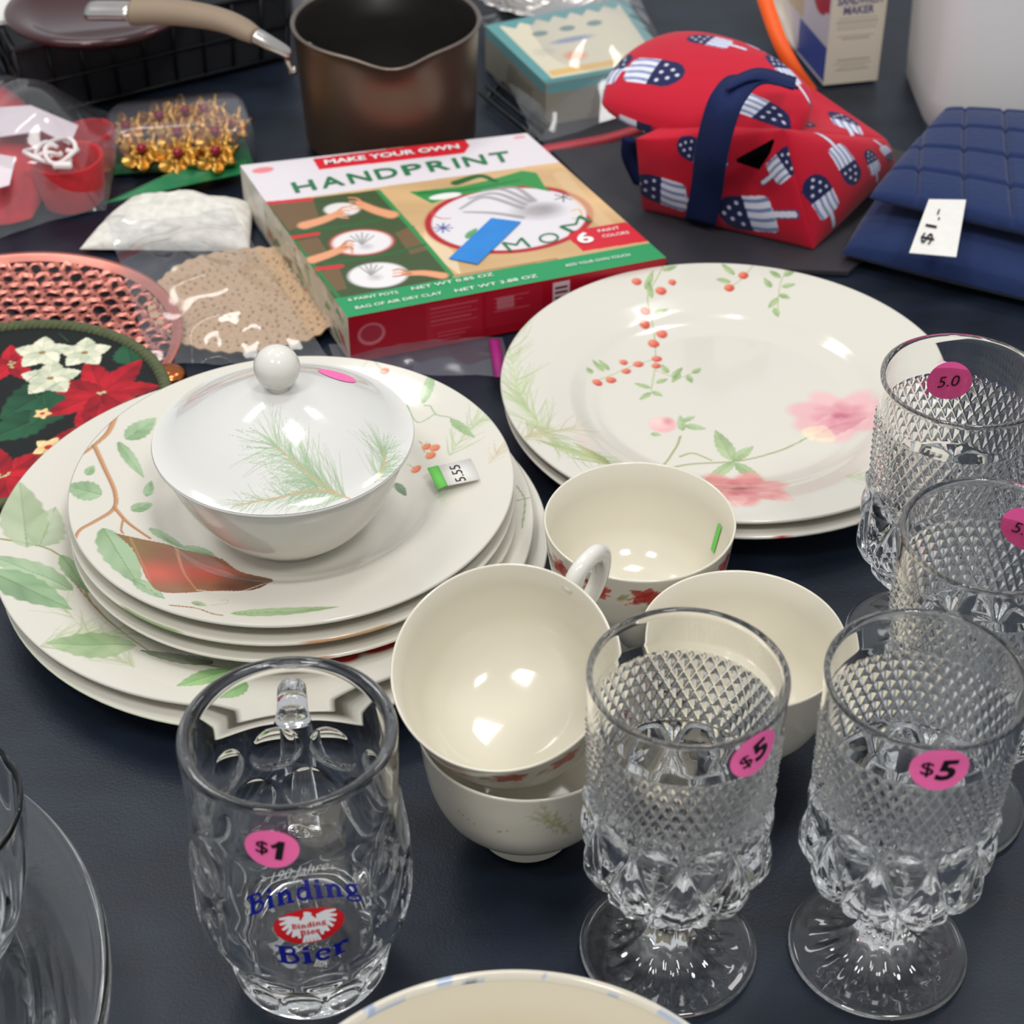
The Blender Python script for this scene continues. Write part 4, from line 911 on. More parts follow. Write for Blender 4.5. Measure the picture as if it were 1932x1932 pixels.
for k, (V, F, u, v) in enumerate(pillow(c, .021, .020, 200, 160, .42, lambda u, v, e: np.stack([0*u, 0*u, .002*fbm(u*5, v*4, 6, 2)*e], -1), .75)):
    p = Paint(u*W_, v*H_, RB)
    for a, b_, an_, s_ in ((.27, .28, .0, 1.15), (.86, .22, .0, 1.0), (.03, .3, 1.4, .9), (.38, .74, 3.3, .85), (.62, .97, 0, .8), (.8, .8, 2.6, .9), (.1, .93, .3, .9)): pops(p, (a*W_, b_*H_), an_, s_)
    if k == 1:
        p = Paint(u*W_, v*H_, RB)
        for a, b_, an_, s_ in ((.27, .10, .0, 1.1), (.8, .1, .0, 1.0)): pops(p, (a*W_, b_*H_), an_, s_)
    g.add(V-ob, F, p.C)
g.build('folded_flap', FB, bag)
NAVY = mat('navy_webbing', (28, 40, 82), rough=.75, bump=.0003, bscale=300, spec=.2, var=.06)
def ribbon(pts, w_dir, wd, th, n=60):
    p = spline(pts, n); wv = np.array(w_dir, float); wv /= np.linalg.norm(wv); T = np.gradient(p, axis=0); N = np.cross(T, wv); N /= np.linalg.norm(N, axis=1)[:, None]
    V = np.stack([p-wv*wd/2-N*th/2, p+wv*wd/2-N*th/2, p+wv*wd/2+N*th/2, p-wv*wd/2+N*th/2], 1).reshape(-1, 3)
    F = [(4*i+j, 4*i+(j+1) % 4, 4*i+4+(j+1) % 4, 4*i+4+j) for i in range(n-1) for j in range(4)]+[(3, 2, 1, 0), tuple(4*n-4+j for j in range(4))]
    return V, F
wd_ = (c[1]-c[0])
ow_ = np.array([-.3, -1, .2])*.010
V, F = ribbon([P(1475, 160, .112), P(1410, 150, .114), P(1378, 178, .112)+ow_*.3, P(1362, 220, .098)+ow_*.8, P(1350, 280, .070)+ow_*1.3, P(1340, 345, .038)+ow_, P(1326, 412, .008)+ow_*.7], wd_, .021, .002)
Geo().add(V-ob, F).build('strap', NAVY, bag)
V, F = ribbon([P(1372, 160, .1165), P(1430, 140, .1165), P(1500, 158, .108)], (.2, 1, -.1), .018, .002, 20); Geo().add(V-ob, F).build('strap_end', NAVY, bag)
V, F = ribbon([P(1190, 262, .05), P(1190, 300, .03), P(1212, 350, .012)], wd_, .012, .002, 20); Geo().add(V-ob, F).build('strap', NAVY, bag)
V = pp([(1396, 288, .066), (1466, 250, .082), (1458, 272, .078), (1438, 302, .064)])-ob+np.array([-.003, -.012, .0]); Geo().add(np.vstack([V, V+[0, .004, 0]]), [(0, 1, 2, 3), (7, 6, 5, 4), (0, 4, 5, 1), (1, 5, 6, 2), (2, 6, 7, 3), (3, 7, 4, 0)]).build('gap_shade', mat('gap_shade_black', (6, 5, 7), rough=1, var=.1, spec=0), bag, smooth=False)  # solid black wedge standing in for the shade in the gap below the flap
# ---- charcoal board under the bag
V, F = slab([(1010, 262), (1262, 508), (1600, 520), (1800, 330), (1330, 150), (1120, 200)], .0002, .0028)
tag(Geo().add(V, F).build('charcoal_mat', mat('charcoal_board', (52, 52, 58), rough=.5, var=.08, bscale=12), smooth=False), 'thin charcoal board lying under the red popsicle bag', 'mat')
# ---- navy quilted pad
QB = mat('navy_quilt', (30, 46, 88), rough=.8, bump=.0004, bscale=250, spec=.2, sheen=.2, var=.05)
c = pp([(1640, 372, .040), (2120, 480, .040), (2160, 240, .044), (1785, 205, .046)])
oq = c.mean(0)*[1, 1, 0]+[0, 0, .0006]; ql_ = empty('quilted_pad', tuple(oq), 'navy quilted fabric holder with a white paper tag, at the right edge', 'pad')
W_, H_ = np.linalg.norm(c[1]-c[0]), np.linalg.norm(c[3]-c[0])
def quilt(u, v, e):
    a, b_ = u*W_/.029, v*H_/.029; s_ = np.abs(((a+.35*b_) % 1)-.5)*2; t_ = np.abs((b_ % 1)-.5)*2
    return np.stack([0*u, 0*u, -.0030*(np.clip((s_-.8)/.2, 0, 1)**1.5+np.clip((t_-.8)/.2, 0, 1)**1.5)*np.clip(e*1.5, 0, 1)+.0012*fbm(u*6, v*5, 9, 2)*e], -1)
g = Geo()
for V, F, u, v in pillow(c, .012, .008, 240, 200, .3, quilt): g.add(V-oq, F)
g.build('quilted_flap', QB, ql_)
c = pp([(1588, 478, .010), (2090, 600, .008), (2180, 330, .016), (1690, 330, .016)]); g = Geo()
for V, F, u, v in pillow(c, .020, .008, 90, 80, .3): V[:, 2] = np.maximum(V[:, 2], .0008); g.add(V-oq, F)
g.build('pocket', QB, ql_)
tz = .052
V, F = slab([(1752, 380), (1822, 381), (1806, 474), (1717, 466)], tz, .0005); V[:, 2] += np.tile([.001, .001, -.004, -.004], 2); tg = Geo().add(V-oq, F).build('paper_tag', WHITEP, ql_, smooth=False)
g = Geo(); put_text(g, '$1.-', P(1758, 460, 0), P(1785, 395, 0), .0055, 0, .01); V = g.V[0]; s_ = (P(1764, 452, tz)-P(1764, 452, 0)); V = V+s_; V[:, 2] = tz+.0030; 
A, B = P(1752, 455, tz)[:2], P(1775, 398, tz)[:2]; V2, F2 = text_geo('$1.-', .0); d = B-A; L = np.hypot(*d); d /= L; n = np.array([-d[1], d[0]]); Q = A+np.outer(V2[:, 0]*L, d)+np.outer((V2[:, 1]-.3)*.0075, n)
fr = np.clip((Q[:, 1]-A[1])/(B[1]-A[1]), 0, 1); Geo().add(np.c_[Q, tz-.0018+.0030*fr]-oq, F2).build('handwritten_price', BLACK, tg, smooth=False)
# ---- sandwich maker box
e0, e1, e2 = P(1553, 162, 0), P(1655, 152, 0), P(1500, 98, 0); d1 = e1-e0; d2 = (e2-e0); d2 /= np.linalg.norm(d2); HB = .125
d2 = d2*.10; sb = empty('appliance_carton', tuple(e0+[0, 0, .0004]), 'cream carton lettered sandwich maker, upright at the back right', 'box')
def wall3(a, b, nu, nv, base): 
    V, F, u, v = patch(lambda u, v: a+(b-a)*u[..., None]+np.array([0, 0, HB])*v[..., None], nu, nv); return V, F, Paint(u*np.linalg.norm(b-a), v*HB, base)
g = Geo(); V, F, p = wall3(np.zeros(3), d1, 80, 220, (216, 208, 190)); Wd = np.linalg.norm(d1)
for k, (zz, ww) in enumerate(((.049, .7), (.0465, .75), (.044, .72), (.0415, .7), (.036, .66), (.034, .5), (.018, .6), (.0155, .66), (.013, .5), (.0105, .6))):
    p.stroke([(Wd*(.5-ww/2), zz), (Wd*(.5+ww/2), zz)], .0009, .0009, (140, 132, 124), .8)
g.add(V, F, p.C)
V, F, p = wall3(d2, np.zeros(3), 160, 200, (206, 196, 206)); Ld = np.linalg.norm(d2)
p.poly([(Ld*.45, .002), (Ld, .002), (Ld, .028), (Ld*.45, .028)], (66, 78, 150)); p.poly([(Ld*.6, .052), (Ld*.97, .052), (Ld*.97, .078), (Ld*.6, .078)], (168, 30, 60)); p.ell((Ld*.8, .058), .016, .013, (176, 36, 60)); p.ell((Ld*.72, .068), .006, .01, (230, 180, 190))
p.poly([(Ld*.2, .03), (Ld*.5, .03), (Ld*.5, .09), (Ld*.2, .09)], (196, 160, 90), .6); p.poly([(Ld*.05, .06), (Ld*.45, .06), (Ld*.45, .12), (Ld*.05, .12)], (80, 70, 120), .6)
g.add(V, F, p.C)
for a, b_ in ((d1, d1+d2), (d1+d2, d2)): V, F, p = wall3(a, b_, 3, 3, (210, 202, 186)); g.add(V, F, p.C)
up = np.array([0, 0, HB]); g.add(np.array([up, up+d1, up+d1+d2, up+d2]), [(0, 1, 2, 3)], lin((214, 206, 190))); so = g.build('printed_carton', KB, sb, smooth=False)
dd = d1/Wd; nn = np.array([dd[1], -dd[0], 0]); g = Geo()
for t_, zz, ww, h_ in (('SANDWICH', .0595, .80, .0062), ('MAKER', .0525, .55, .0058)):
    V2, F2 = text_geo(t_, .02); Q = np.outer((V2[:, 0]-.5)*Wd*ww+Wd*.5, dd)+np.outer(V2[:, 1]*h_+zz, [0, 0, 1])+nn*.0006; g.add(Q, F2)
g.build('carton_lettering', mat('violet_ink', (96, 96, 140), rough=.5, var=.04), so, smooth=False)
V, F = ribbon([P(1432, -40, .082), P(1450, 20, .066), P(1472, 80, .050), P(1498, 130, .034), P(1528, 172, .016)], (1, -.1, .25), .0105, .0008, 40)
tag(Geo().add(V, F).build('orange_tape', mat('orange_tape', (250, 98, 28), rough=.55, var=.04)), 'bright orange tape strip hanging down behind the popsicle bag', 'tape')
c = pp([(1395, -60, .05), (1500, 95, .004), (1530, -20, .004), (1440, -120, .06)]); g = Geo()
for V, F, u, v in pillow(c, .025, .004, 60, 60, .5, lambda u, v, e: np.stack([0*u, 0*u, .006*fbm(u*9, v*9, 12, 3)*e], -1)):
    V[:, 2] = np.maximum(V[:, 2], .001); g.add(V, F)
tag(g.build('plastic_sack', mat('white_plastic', (206, 198, 186), rough=.4, var=.1, bscale=30)), 'crumpled whitish plastic sack left of the sandwich maker carton', 'sack')
# ---- translucent bin
BIN = bpy.data.materials.new('frosted_plastic'); BIN.use_nodes = True; nt = BIN.node_tree; pb = nt.nodes['Principled BSDF']
pb.inputs['Base Color'].default_value = (.84, .84, .83, 1); pb.inputs['Roughness'].default_value = .35; pb.inputs['Alpha'].default_value = .93; pb.inputs['Subsurface Weight'].default_value = .0
a0 = P(1752, 262, 0); dirx = P(2080, 262, 0)-a0; dirx /= np.linalg.norm(dirx)
g = Geo(); bn = empty('storage_bin', tuple(a0+dirx*.10+[0, .06, .0004]), 'tall frosted clear plastic bin at the upper right corner', 'bin'); hb_ = .17
def ring(rx_, ry_, z, n=80, pw=7):
    a = np.arange(n)/n*2*PI; ca, sa = np.cos(a), np.sin(a); return np.stack([np.sign(ca)*np.abs(ca)**(2/pw)*rx_, np.sign(sa)*np.abs(sa)**(2/pw)*ry_, np.full(n, z)], -1)
rows = [ring(.098, .058, .0), ring(.100, .060, .003)]+[ring(.100+.006*k/8, .060+.005*k/8, .003+.165*k/8) for k in range(1, 9)]+[ring(.110, .069, .168), ring(.110, .069, .172), ring(.104, .063, .172)]+[ring(.103-.006*k/8, .062-.005*k/8, .170-.164*k/8) for k in range(9)]
k = len(rows); V = np.concatenate(rows); i = np.arange(k-1)[:, None]*80; j = np.arange(80)[None]; j2 = (j+1) % 80; F = np.stack([i+j, i+j2, i+80+j2, i+80+j], -1).reshape(-1, 4)
g.add(V, F); g.build('bin_wall', BIN, bn)
g = Geo()
for sx in (-.03, .04): g.add(*box((sx, -.0645, .085), (.010, .004, .16), .0015))
g.build('moulded_rib', BIN, bn)
# ---- teal boxed set in a clear bag
TZ = .034
c = pp([(1030, 158, TZ), (915, 48, TZ), (1180, -5, TZ), (1262, 118, TZ)]); ot = c.mean(0)*[1, 1, 0]+[0, 0, .0004]
tbx = empty('teal_gift_box', tuple(ot), 'teal and cream gift box seen through clear plastic, right of the saucepan', 'box')
V, F, u, v = patch(lambda u, v: bil(c, u, v), 150, 150); p = Paint(u, v, (90, 150, 152))
p.poly([(.06, .08), (.94, .08), (.94, .93), (.06, .93)], (214, 206, 182)); 
for k in range(7): p.poly([(.94, .1+.12*k), (.86, .16+.12*k), (.94, .22+.12*k)], (90, 150, 152))
for k in range(3): p.ell((.72, .28+.2*k), .045, .06, (118, 140, 136)); 
p.ell((.55, .45), .05, .2, (130, 144, 178), .9, 0, .5); p.ell((.32, .38), .09, .11, (222, 140, 96), .95, 0, .6); p.ell((.45, .2), .08, .1, (196, 190, 176), .8, 0, .5)
p.poly([(.09, .1), (.17, .1), (.17, .93), (.09, .93)], (220, 180, 110)); p.poly([(0, 0), (.05, 0), (.05, 1), (0, 1)], (74, 128, 128)); g = Geo().add(V-ot, F, p.C)
for a, b_ in ((0, 1), (1, 2), (2, 3), (3, 0)):
    V, F, u, v = patch(lambda u, v: c[a]*(1-u[..., None])+c[b_]*u[..., None]-np.stack([0*u, 0*u, v*(TZ-.001)], -1), 40, 20)
    p = Paint(u, v, (150, 146, 132)); p.poly([(0, 0), (1, 0), (1, .22), (0, .22)], (110, 166, 170)); p.poly([(.2, .4), (.6, .35), (.65, .9), (.25, .9)], (120, 112, 100), .7); g.add(V-ot, F, p.C)
g.build('printed_carton', KB, tbx, smooth=False)
film('clear_bag', [(1010, 275, .002), (905, 40, .010), (1190, -30, .030), (1300, 190, .020)], 'clear plastic bag with a red zip edge around the teal gift box', 'bag', amp=.003, seed=4, dome=.036, freq=60)
V, F = ribbon([P(1020, 284, .003), P(1090, 272, .004), P(1150, 260, .005), P(1215, 240, .006)], (0, .6, .4), .007, .0008, 30); bpy.data.objects['clear_bag']
Geo().add(V, F).build('zip_edge', mat('red_zip', (176, 60, 70), rough=.4, var=.05), bpy.data.objects['clear_bag'])
# ---- cooling rack bars between the pan and the bag
rk = empty('cooling_rack', tuple(P(960, 230, 0)), 'black wire rack partly hidden between the saucepan and the teal box', 'rack'); ok = np.array(rk.location); BW = mat('black_wire', (16, 18, 22), rough=.35, var=.05)
for k in range(4): a, b_ = P(905+k*14, 175-k*12, .006), P(1012+k*12, 262-k*12, .006); Geo().add(*tube([a-ok, b_-ok], .0016, 8)).build('wire', BW, rk)
for t_ in (.12, .85): a = P(905, 175, .003)*(1-t_)+P(1012, 262, .003)*t_; b_ = P(947, 139, .003)*(1-t_)+P(1048, 226, .003)*t_; Geo().add(*tube([a-ok, b_-ok], .0016, 8)).build('foot_wire', BW, rk)
# ---- fluted metal tray
a = P(1048, -30, .030); mt_ = empty('metal_tray', (a[0], a[1], .0006), 'shiny fluted silver tray at the top edge, above the teal box', 'tray')
def fdisp2(R, Z, PH, row): return R*(1+.018*np.cos(PH*28)*np.clip((R-.035)/.02, 0, 1)), Z
Geo().add(*lathe([(.00001, .002), (.034, .001), (.040, .004), (.052, .024), (.064, .030), (.066, .0305), (.0655, .0318), (.062, .0315), (.050, .0258), (.039, .006), (.00001, .0035)], 220, fdisp2)[:2]).build('tray_body', STEEL, mt_)
# ---- white lid behind the pan
V, F = slab([(545, -90), (556, 50), (640, 70), (720, -90)], .0004, .050)
tag(Geo().add(V, F).build('white_tub_lid', mat('white_plastic_lid', (214, 216, 226), rough=.35, var=.03), smooth=False), 'pale plastic slab showing at the top edge just left of the saucepan', 'lid')
# ---- wire basket, platter and papers at the upper left
wb = empty('wire_basket', tuple(P(250, 120, 0)+[0, 0, .0004]), 'black wire basket at the upper left behind the gold ornaments', 'basket'); ow = np.array(wb.location)
q = [P(60, 232, 0), P(545, 112, 0), P(470, -60, 0), P(-60, 10, 0)]; hz = .056; out = [(k_-q[0]) for k_ in q]
ce = sum(q)/4; qt = [ce+(a-ce)*1.04+[0, 0, hz] for a in q]
def seg(a, b_, r_, nm, n=8): return Geo().add(*tube([a-ow, (a+b_)/2-ow, b_-ow], r_, n)).build(nm, BW, wb)
for i in range(4):
    seg(qt[i], qt[(i+1) % 4], .0024, 'rim_wire'); seg(q[i]+[0, 0, .004], q[(i+1) % 4]+[0, 0, .004], .0016, 'base_wire')
    m1 = [(q[i]*.5+qt[i]*.5), (q[(i+1) % 4]*.5+qt[(i+1) % 4]*.5)]; seg(m1[0], m1[1], .0012, 'mid_wire')
for i in range(4):
    n = 9 if i % 2 == 0 else 6
    for k in range(n):
        t_ = k/n; a = q[i]*(1-t_)+q[(i+1) % 4]*t_; b_ = qt[i]*(1-t_)+qt[(i+1) % 4]*t_; seg(a+[0, 0, .003], b_, .0012, 'upright_wire', 6)
g = Geo()
for i in range(4):
    a, b_, c_, d_ = q[i]+[0, 0, .003], q[(i+1) % 4]+[0, 0, .003], qt[(i+1) % 4]-[0, 0, .002], qt[i]-[0, 0, .002]; s_ = .985
    pts = [ce*[1, 1, 0]*(1-s_)+np.array(x)*[s_, s_, 1] for x in (a, b_, c_, d_)]; g.add(np.array(pts)-ow, [(0, 1, 2, 3)])
g.add(np.array([(k_+[0, 0, .005]) for k_ in q])-ow, [(0, 1, 2, 3)]); g.build('mesh_lining', mat('dark_mesh', (34, 35, 40), rough=.6, var=.15, bscale=80), wb, smooth=False)
a = P(185, 6, .074); pt_ = empty('maroon_platter', (a[0], a[1], .0585), 'glossy dark maroon dish resting on the wire basket at the upper left', 'dish')
Geo().add(*lathe([(.00001, .0), (.040, .0), (.052, .004), (.062, .011), (.0635, .0135), (.062, .0150), (.055, .0148), (.048, .012), (.038, .007), (.00001, .0065)], 160)[:2]).build('dish_body', mat('maroon_glaze', (66, 30, 34), rough=.12, coat=.5, metal=.3, var=.05), pt_)
V, F = slab([(-60, 55), (40, 42), (72, -30), (-60, -60)], .060, .003); tag(Geo().add(V, F).build('white_paper', WHITEP, smooth=False), 'white sheet in the top left corner beside the maroon dish', 'paper')
V, F = slab([(95, 140), (150, 128), (178, 148), (150, 165), (120, 152)], .014, .003); tag(Geo().add(V, F).build('folded_card', mat('cream_card', (200, 188, 168), rough=.6, var=.05), smooth=False), 'small folded cream card in front of the wire basket', 'card')
# ---- red felt cups, cards and cords in a zip bag
RF = mat('red_felt', (196, 34, 44), rough=.75, bump=.0005, bscale=200, var=.08, sheen=.1)
def felt_cup(px, py, r, h, label):
    a = P(px, py, h); e = empty('felt_cup', (a[0], a[1], .0012), label, 'cup', None)
    Geo().add(*lathe(spline([(r*.86, 0), (r*.95, h*.4), (r, h*.92), (r*1.0, h)], 10).tolist()+[(r*.96, h*1.01), (r*.92, h*.96), (r*.86, h*.4), (r*.78, .002), (.00001, .002), (.00001, 0), (r*.86, 0)], 60, lambda R, Z, PH, row: (R*(1+.05*np.cos(2*PH+.7)), Z))[:2]).build('cup_wall', RF, e); return e
felt_cup(128, 300, .0225, .030, 'red open felt cup nearest the white lace, inside the clear bag'); felt_cup(168, 248, .0165, .026, 'red open felt cup beside the gold ornaments, behind the other felt cup')
c = pp([(-110, 420, .004), (70, 430, .003), (120, 240, .006), (-60, 130, .006)]); g = Geo()
for V, F, u, v in pillow(c, .020, .002, 80, 80, .5, lambda u, v, e: np.stack([0*u, 0*u, .005*fbm(u*9, v*9, 14, 3)*e], -1), .6): V[:, 2] = np.maximum(V[:, 2], .001); g.add(V, F)
tag(g.build('red_cloth', RF), 'bundle of red cloth at the left edge inside the clear bag', 'cloth')
for px, lab in (([(-20, 205), (58, 200), (148, 238), (132, 275), (78, 248), (-20, 262)], 'long white card with a handwritten note, over the red felt cups'), ([(-25, 288), (30, 298), (18, 350), (-25, 362)], 'small white card at the left edge over the red cloth')):
    V, F = slab(px, .034, .0006); tag(Geo().add(V, F).build('price_card', mat('pale_card', (226, 212, 218), rough=.5, var=.04), smooth=False), lab, 'card')
WC = mat('white_cord', (232, 222, 220), rough=.5, var=.04)
for k, (px, py, r_) in enumerate(((95, 285, .016), (90, 292, .008), (118, 300, .010))):
    a = P(px, py, .036); t_ = np.linspace(0, 2*PI*.92, 40); pts = np.stack([a[0]+r_*np.cos(t_+k), a[1]+r_*.9*np.sin(t_+k), a[2]+.003*np.sin(2*t_)+.002*k], -1)
    tag(Geo().add(*tube(pts, .0016, 8)).build('cord_loop', WC), ['largest white cord loop lying over the red felt cups', 'smallest white cord loop, inside the largest one', 'white cord loop at the rim of the front felt cup'][k], 'cord')
tag(Geo().add(*box(tuple(P(118, 312, .040)), (.012, .005, .004), .0015)).build('white_clasp', WC), 'short white clasp on the cords over the front felt cup', 'clasp')
film('zip_bag', [(-80, 480, .004), (200, 400, .004), (235, 235, .018), (-60, 120, .030)], 'large clear zip bag around the red felt cups and cards', 'bag', FILM, amp=.004, seed=6, dome=.042, freq=55)
# ---- gold rosettes in a clear pack
og = np.append(P(340, 265, 0)[:2], .0004); c = pp([(203, 335, 0), (492, 318, 0), (466, 240, 0), (208, 268, 0)])
gp = empty('ornament_pack', tuple(og), 'clear plastic pack holding gold rosette ornaments, left of the saucepan', 'pack')
rows = []; cc_ = c.mean(0)
def rr4(s_, z, n=20):
    pts = []
    for k in range(4):
        a, b_, c_ = c[k-1], c[k], c[(k+1) % 4]; a = cc_+(a-cc_)*s_; b2 = cc_+(b_-cc_)*s_; c2 = cc_+(c_-cc_)*s_; ra = .016*s_
        p0 = b2+(a-b2)/np.linalg.norm(a-b2)*ra; p1 = b2+(c2-b2)/np.linalg.norm(c2-b2)*ra
        for t_ in np.linspace(0, 1, n//2): pts.append((1-t_)**2*p0+2*t_*(1-t_)*b2+t_*t_*p1)
    r_ = np.array(pts); r_[:, 2] = z; return r_
R_ = [rr4(.96, .001), rr4(1., .003), rr4(.99, .020), rr4(.96, .027), rr4(.88, .0300), rr4(.4, .0305), rr4(.01, .0305)]; n = len(R_[0]); k = len(R_)
V = np.concatenate(R_)-og; i = np.arange(k-1)[:, None]*n; j = np.arange(n)[None]; j2 = (j+1) % n; F = np.stack([i+j, i+j2, i+n+j2, i+n+j], -1).reshape(-1, 4)
Geo().add(V, F).build('clear_shell', FILM2, gp)
V, F = slab([(215, 330), (480, 315), (456, 248), (220, 274)], .0014, .001); Geo().add(V-og, F).build('green_backing', mat('green_card', (28, 110, 60), rough=.5, var=.06), gp, smooth=False)
GOLD = mat('gold_foil', (214, 166, 84), rough=.28, metal=.9, var=.12, bscale=90); RBD = mat('ruby_bead', (150, 36, 60), rough=.1, metal=.3, var=.05)
for k, (px, py) in enumerate(((245, 245), (305, 228), (345, 215), (395, 212), (438, 235), (340, 256), (412, 256), (275, 284), (345, 290), (415, 286))):
    a = P(px, py, .016); e = empty('gold_rosette', (a[0], a[1], .0075), 'gold rosette ornament with a red bead, sealed in the clear pack', 'ornament', 'gold rosettes in the clear pack', (rnd.uniform(.25, .55), rnd.uniform(-.2, .2), 0))
    dd_ = lambda R, Z, PH, row: (R*(1+.22*np.cos(PH*7)*np.clip(R/.012, 0, 1)), Z+.003*np.cos(PH*7+1)*np.clip(R/.012, 0, 1))
    if k == 0:
        rz0 = Geo().add(*lathe([(.00001, .0), (.006, .001), (.0115, .006), (.0135, .011), (.0125, .012), (.009, .0085), (.0075, .014), (.0055, .0145), (.004, .012), (.00001, .012)], 84, dd_)[:2]).build('petals', GOLD, e)
        bd0 = Geo().add(*lathe([(.0032*math.sin(t_), .0150-.0032*math.cos(t_)) for t_ in np.linspace(.01, PI-.01, 12)], 20)[:2]).build('bead', RBD, e)
    else:
        for s0, nm in ((rz0, 'petals'), (bd0, 'bead')): o = s0.copy(); S.collection.objects.link(o); o.parent = e
V, F, _, _ = patch(lambda u, v: (lambda q: q+np.stack([0*u, 0*u, .003*np.sin(u*7)*np.sin(v*3)+.004+0*u], -1))(bil(pp([(195, 395, .004), (470, 335, .006), (465, 312, .006), (330, 332, .006)]), u, v)), 40, 20)
V[:, 2] = np.maximum(V[:, 2], .0015); tag(Geo().add(np.vstack([V, V-[0, 0, .0006]]), np.vstack([F, F[:, ::-1]+len(V)])).build('green_ribbon', mat('green_satin', (34, 118, 72), rough=.35, var=.08)), 'translucent green strip in front of the gold ornament pack', 'ribbon')
# ---- white lace, crocheted doily and their bags
c = pp([(150, 470, .003), (470, 475, .003), (478, 385, .006), (250, 372, .006)]); g = Geo()
for V, F, u, v in pillow(c, .016, .002, 130, 110, .5, lambda u, v, e: np.stack([0*u, 0*u, (.0040*fbm(u*10, v*9, 21, 3)+.0012*fbm(u*40, v*36, 22, 2))*e], -1)): V[:, 2] = np.maximum(V[:, 2], .001); g.add(V, F)
tag(g.build('lace_cloth', mat('lace', (222, 219, 210), rough=.85, bump=.0012, bscale=160, var=.12)), 'crumpled white lace cloth left of the craft box', 'cloth')
dc = P(470, 562, .006); xd, yd, F = disc_grid(260, .059); rr = np.hypot(xd, yd); th_ = np.arctan2(yd, xd)
zd = .004+.0016*fbm(xd*60, yd*60, 31, 2)+.0006*np.cos(rr*1600)+.0006*np.cos(th_*40)*np.clip(rr/.03, 0, 1); p = Paint(xd, yd, (196, 168, 138))
for r_ in np.arange(.006, .057, .0052):
    n_ = max(5, int(r_*2*PI/.0058))
    for k in range(n_): a_ = k/n_*2*PI+r_*300; p.ell((r_*math.cos(a_)+rnd.gauss(0, .0006), r_*math.sin(a_)+rnd.gauss(0, .0006)), .0015, .0011, (118, 92, 70), .75, a_, .6)
pc2 = np.maximum(zd+.002, .0012)
V = np.c_[xd, yd, pc2]; V2 = V-[0, 0, .0009]; g = Geo().add(V, F, p.C).add(V2, F[:, ::-1], p.C)
tag(g.build('crochet_doily', mat('crochet', rough=.9, vcol=True, bump=.0008, bscale=300, spec=.2), loc=(dc[0], dc[1], .0)), 'round beige crocheted doily in a clear bag beside the craft box', 'doily')
film('clear_sleeve', [(290, 700, .004), (628, 700, .004), (430, 392, .012), (200, 420, .010)], 'clear plastic sleeve over the beige doily and white lace', 'sleeve', FILM, amp=.0045, seed=15, dome=.012, freq=70, nu=110, nv=110)
film('magenta_zip_bag', [(640, 705, .004), (965, 715, .004), (948, 640, .004), (620, 655, .004)], 'flat clear bag with a magenta zip lying below the craft box', 'bag', FILM2, amp=.002, seed=8, dome=.002)
V, F = ribbon([P(932, 640, .008), P(938, 675, .008), P(944, 712, .007)], (1, 0, 0), .006, .0008, 20); Geo().add(V, F).build('zip_edge', mat('magenta_zip', (150, 30, 110), rough=.4, var=.05), bpy.data.objects['magenta_zip_bag'])
# ---- copper lace tray: pierced by real holes
COP = mat('copper', (222, 142, 128), rough=.33, metal=.85, var=.06)
tc_ = P(150, 585, .010); TR = .0760
tc_ = np.array([-.2870, .8850]); TR = .0985
hs = .0058; V = []; F = []; rs2 = np.random.RandomState(9)
NP = 12
def tz_(r): return np.interp(r, [0, .055, .075, .09, TR], [.0030, .0030, .0038, .0062, .0085])
for a in range(-20, 21):
    for b_ in range(-20, 21):
        x = hs*math.sqrt(3)*(a+b_/2); y = hs*1.5*b_
        if math.hypot(x, y) > TR-.0035: continue
        hr = hs*rs2.uniform(.34, .70); ex = rs2.uniform(.7, 1.25); ph_ = rs2.rand()*PI; ox, oy = rs2.uniform(-.0008, .0008, 2); base = len(V)
        an_ = np.arange(NP)/NP*2*PI+PI/6
        hexr = hs/np.maximum(np.cos(((an_-PI/6+PI/6) % (PI/3))-PI/6), .8)*math.sqrt(3)/2
        for q_ in range(NP):
            V.append((x+hexr[q_]*math.cos(an_[q_]), y+hexr[q_]*math.sin(an_[q_]), 0))
        for q_ in range(NP):
            t_ = an_[q_]; rx_ = hr*ex; ry_ = hr/ex; u_, v_ = rx_*math.cos(t_-ph_), ry_*math.sin(t_-ph_)
            V.append((x+ox+u_*math.cos(ph_)-v_*math.sin(ph_), y+oy+u_*math.sin(ph_)+v_*math.cos(ph_), -.0004))
        F += [(base+q_, base+(q_+1) % NP, base+NP+(q_+1) % NP, base+NP+q_) for q_ in range(NP)]
V = np.array(V); r_ = np.hypot(V[:, 0], V[:, 1]); V[:, 2] += tz_(r_)+.0009*fbm(V[:, 0]*500, V[:, 1]*500, 3, 1)
nV = len(V); V_b = V-[0, 0, .0011]; F = np.array(F); inner = []
for c0 in range(0, nV, 2*NP):
    for q_ in range(NP): a_, b_ = c0+NP+q_, c0+NP+(q_+1) % NP; inner.append((a_, b_, b_+nV, a_+nV))
g = Geo().add(np.vstack([V, V_b]), np.vstack([F, F[:, ::-1]+nV, np.array(inner)])); g.add(*lathe([(TR-.0050, tz_(TR-.004)-.0004), (TR-.001, .0092), (TR+.0012, .0102), (TR+.0016, .0092), (TR+.0004, .0078), (TR-.004, .0058), (TR-.0052, tz_(TR-.004)-.0014)], 160)[:2])
tag(g.build('copper_tray', COP, loc=(tc_[0], tc_[1], .0006)), 'round pierced copper tray at the left behind the poinsettia mat', 'tray')
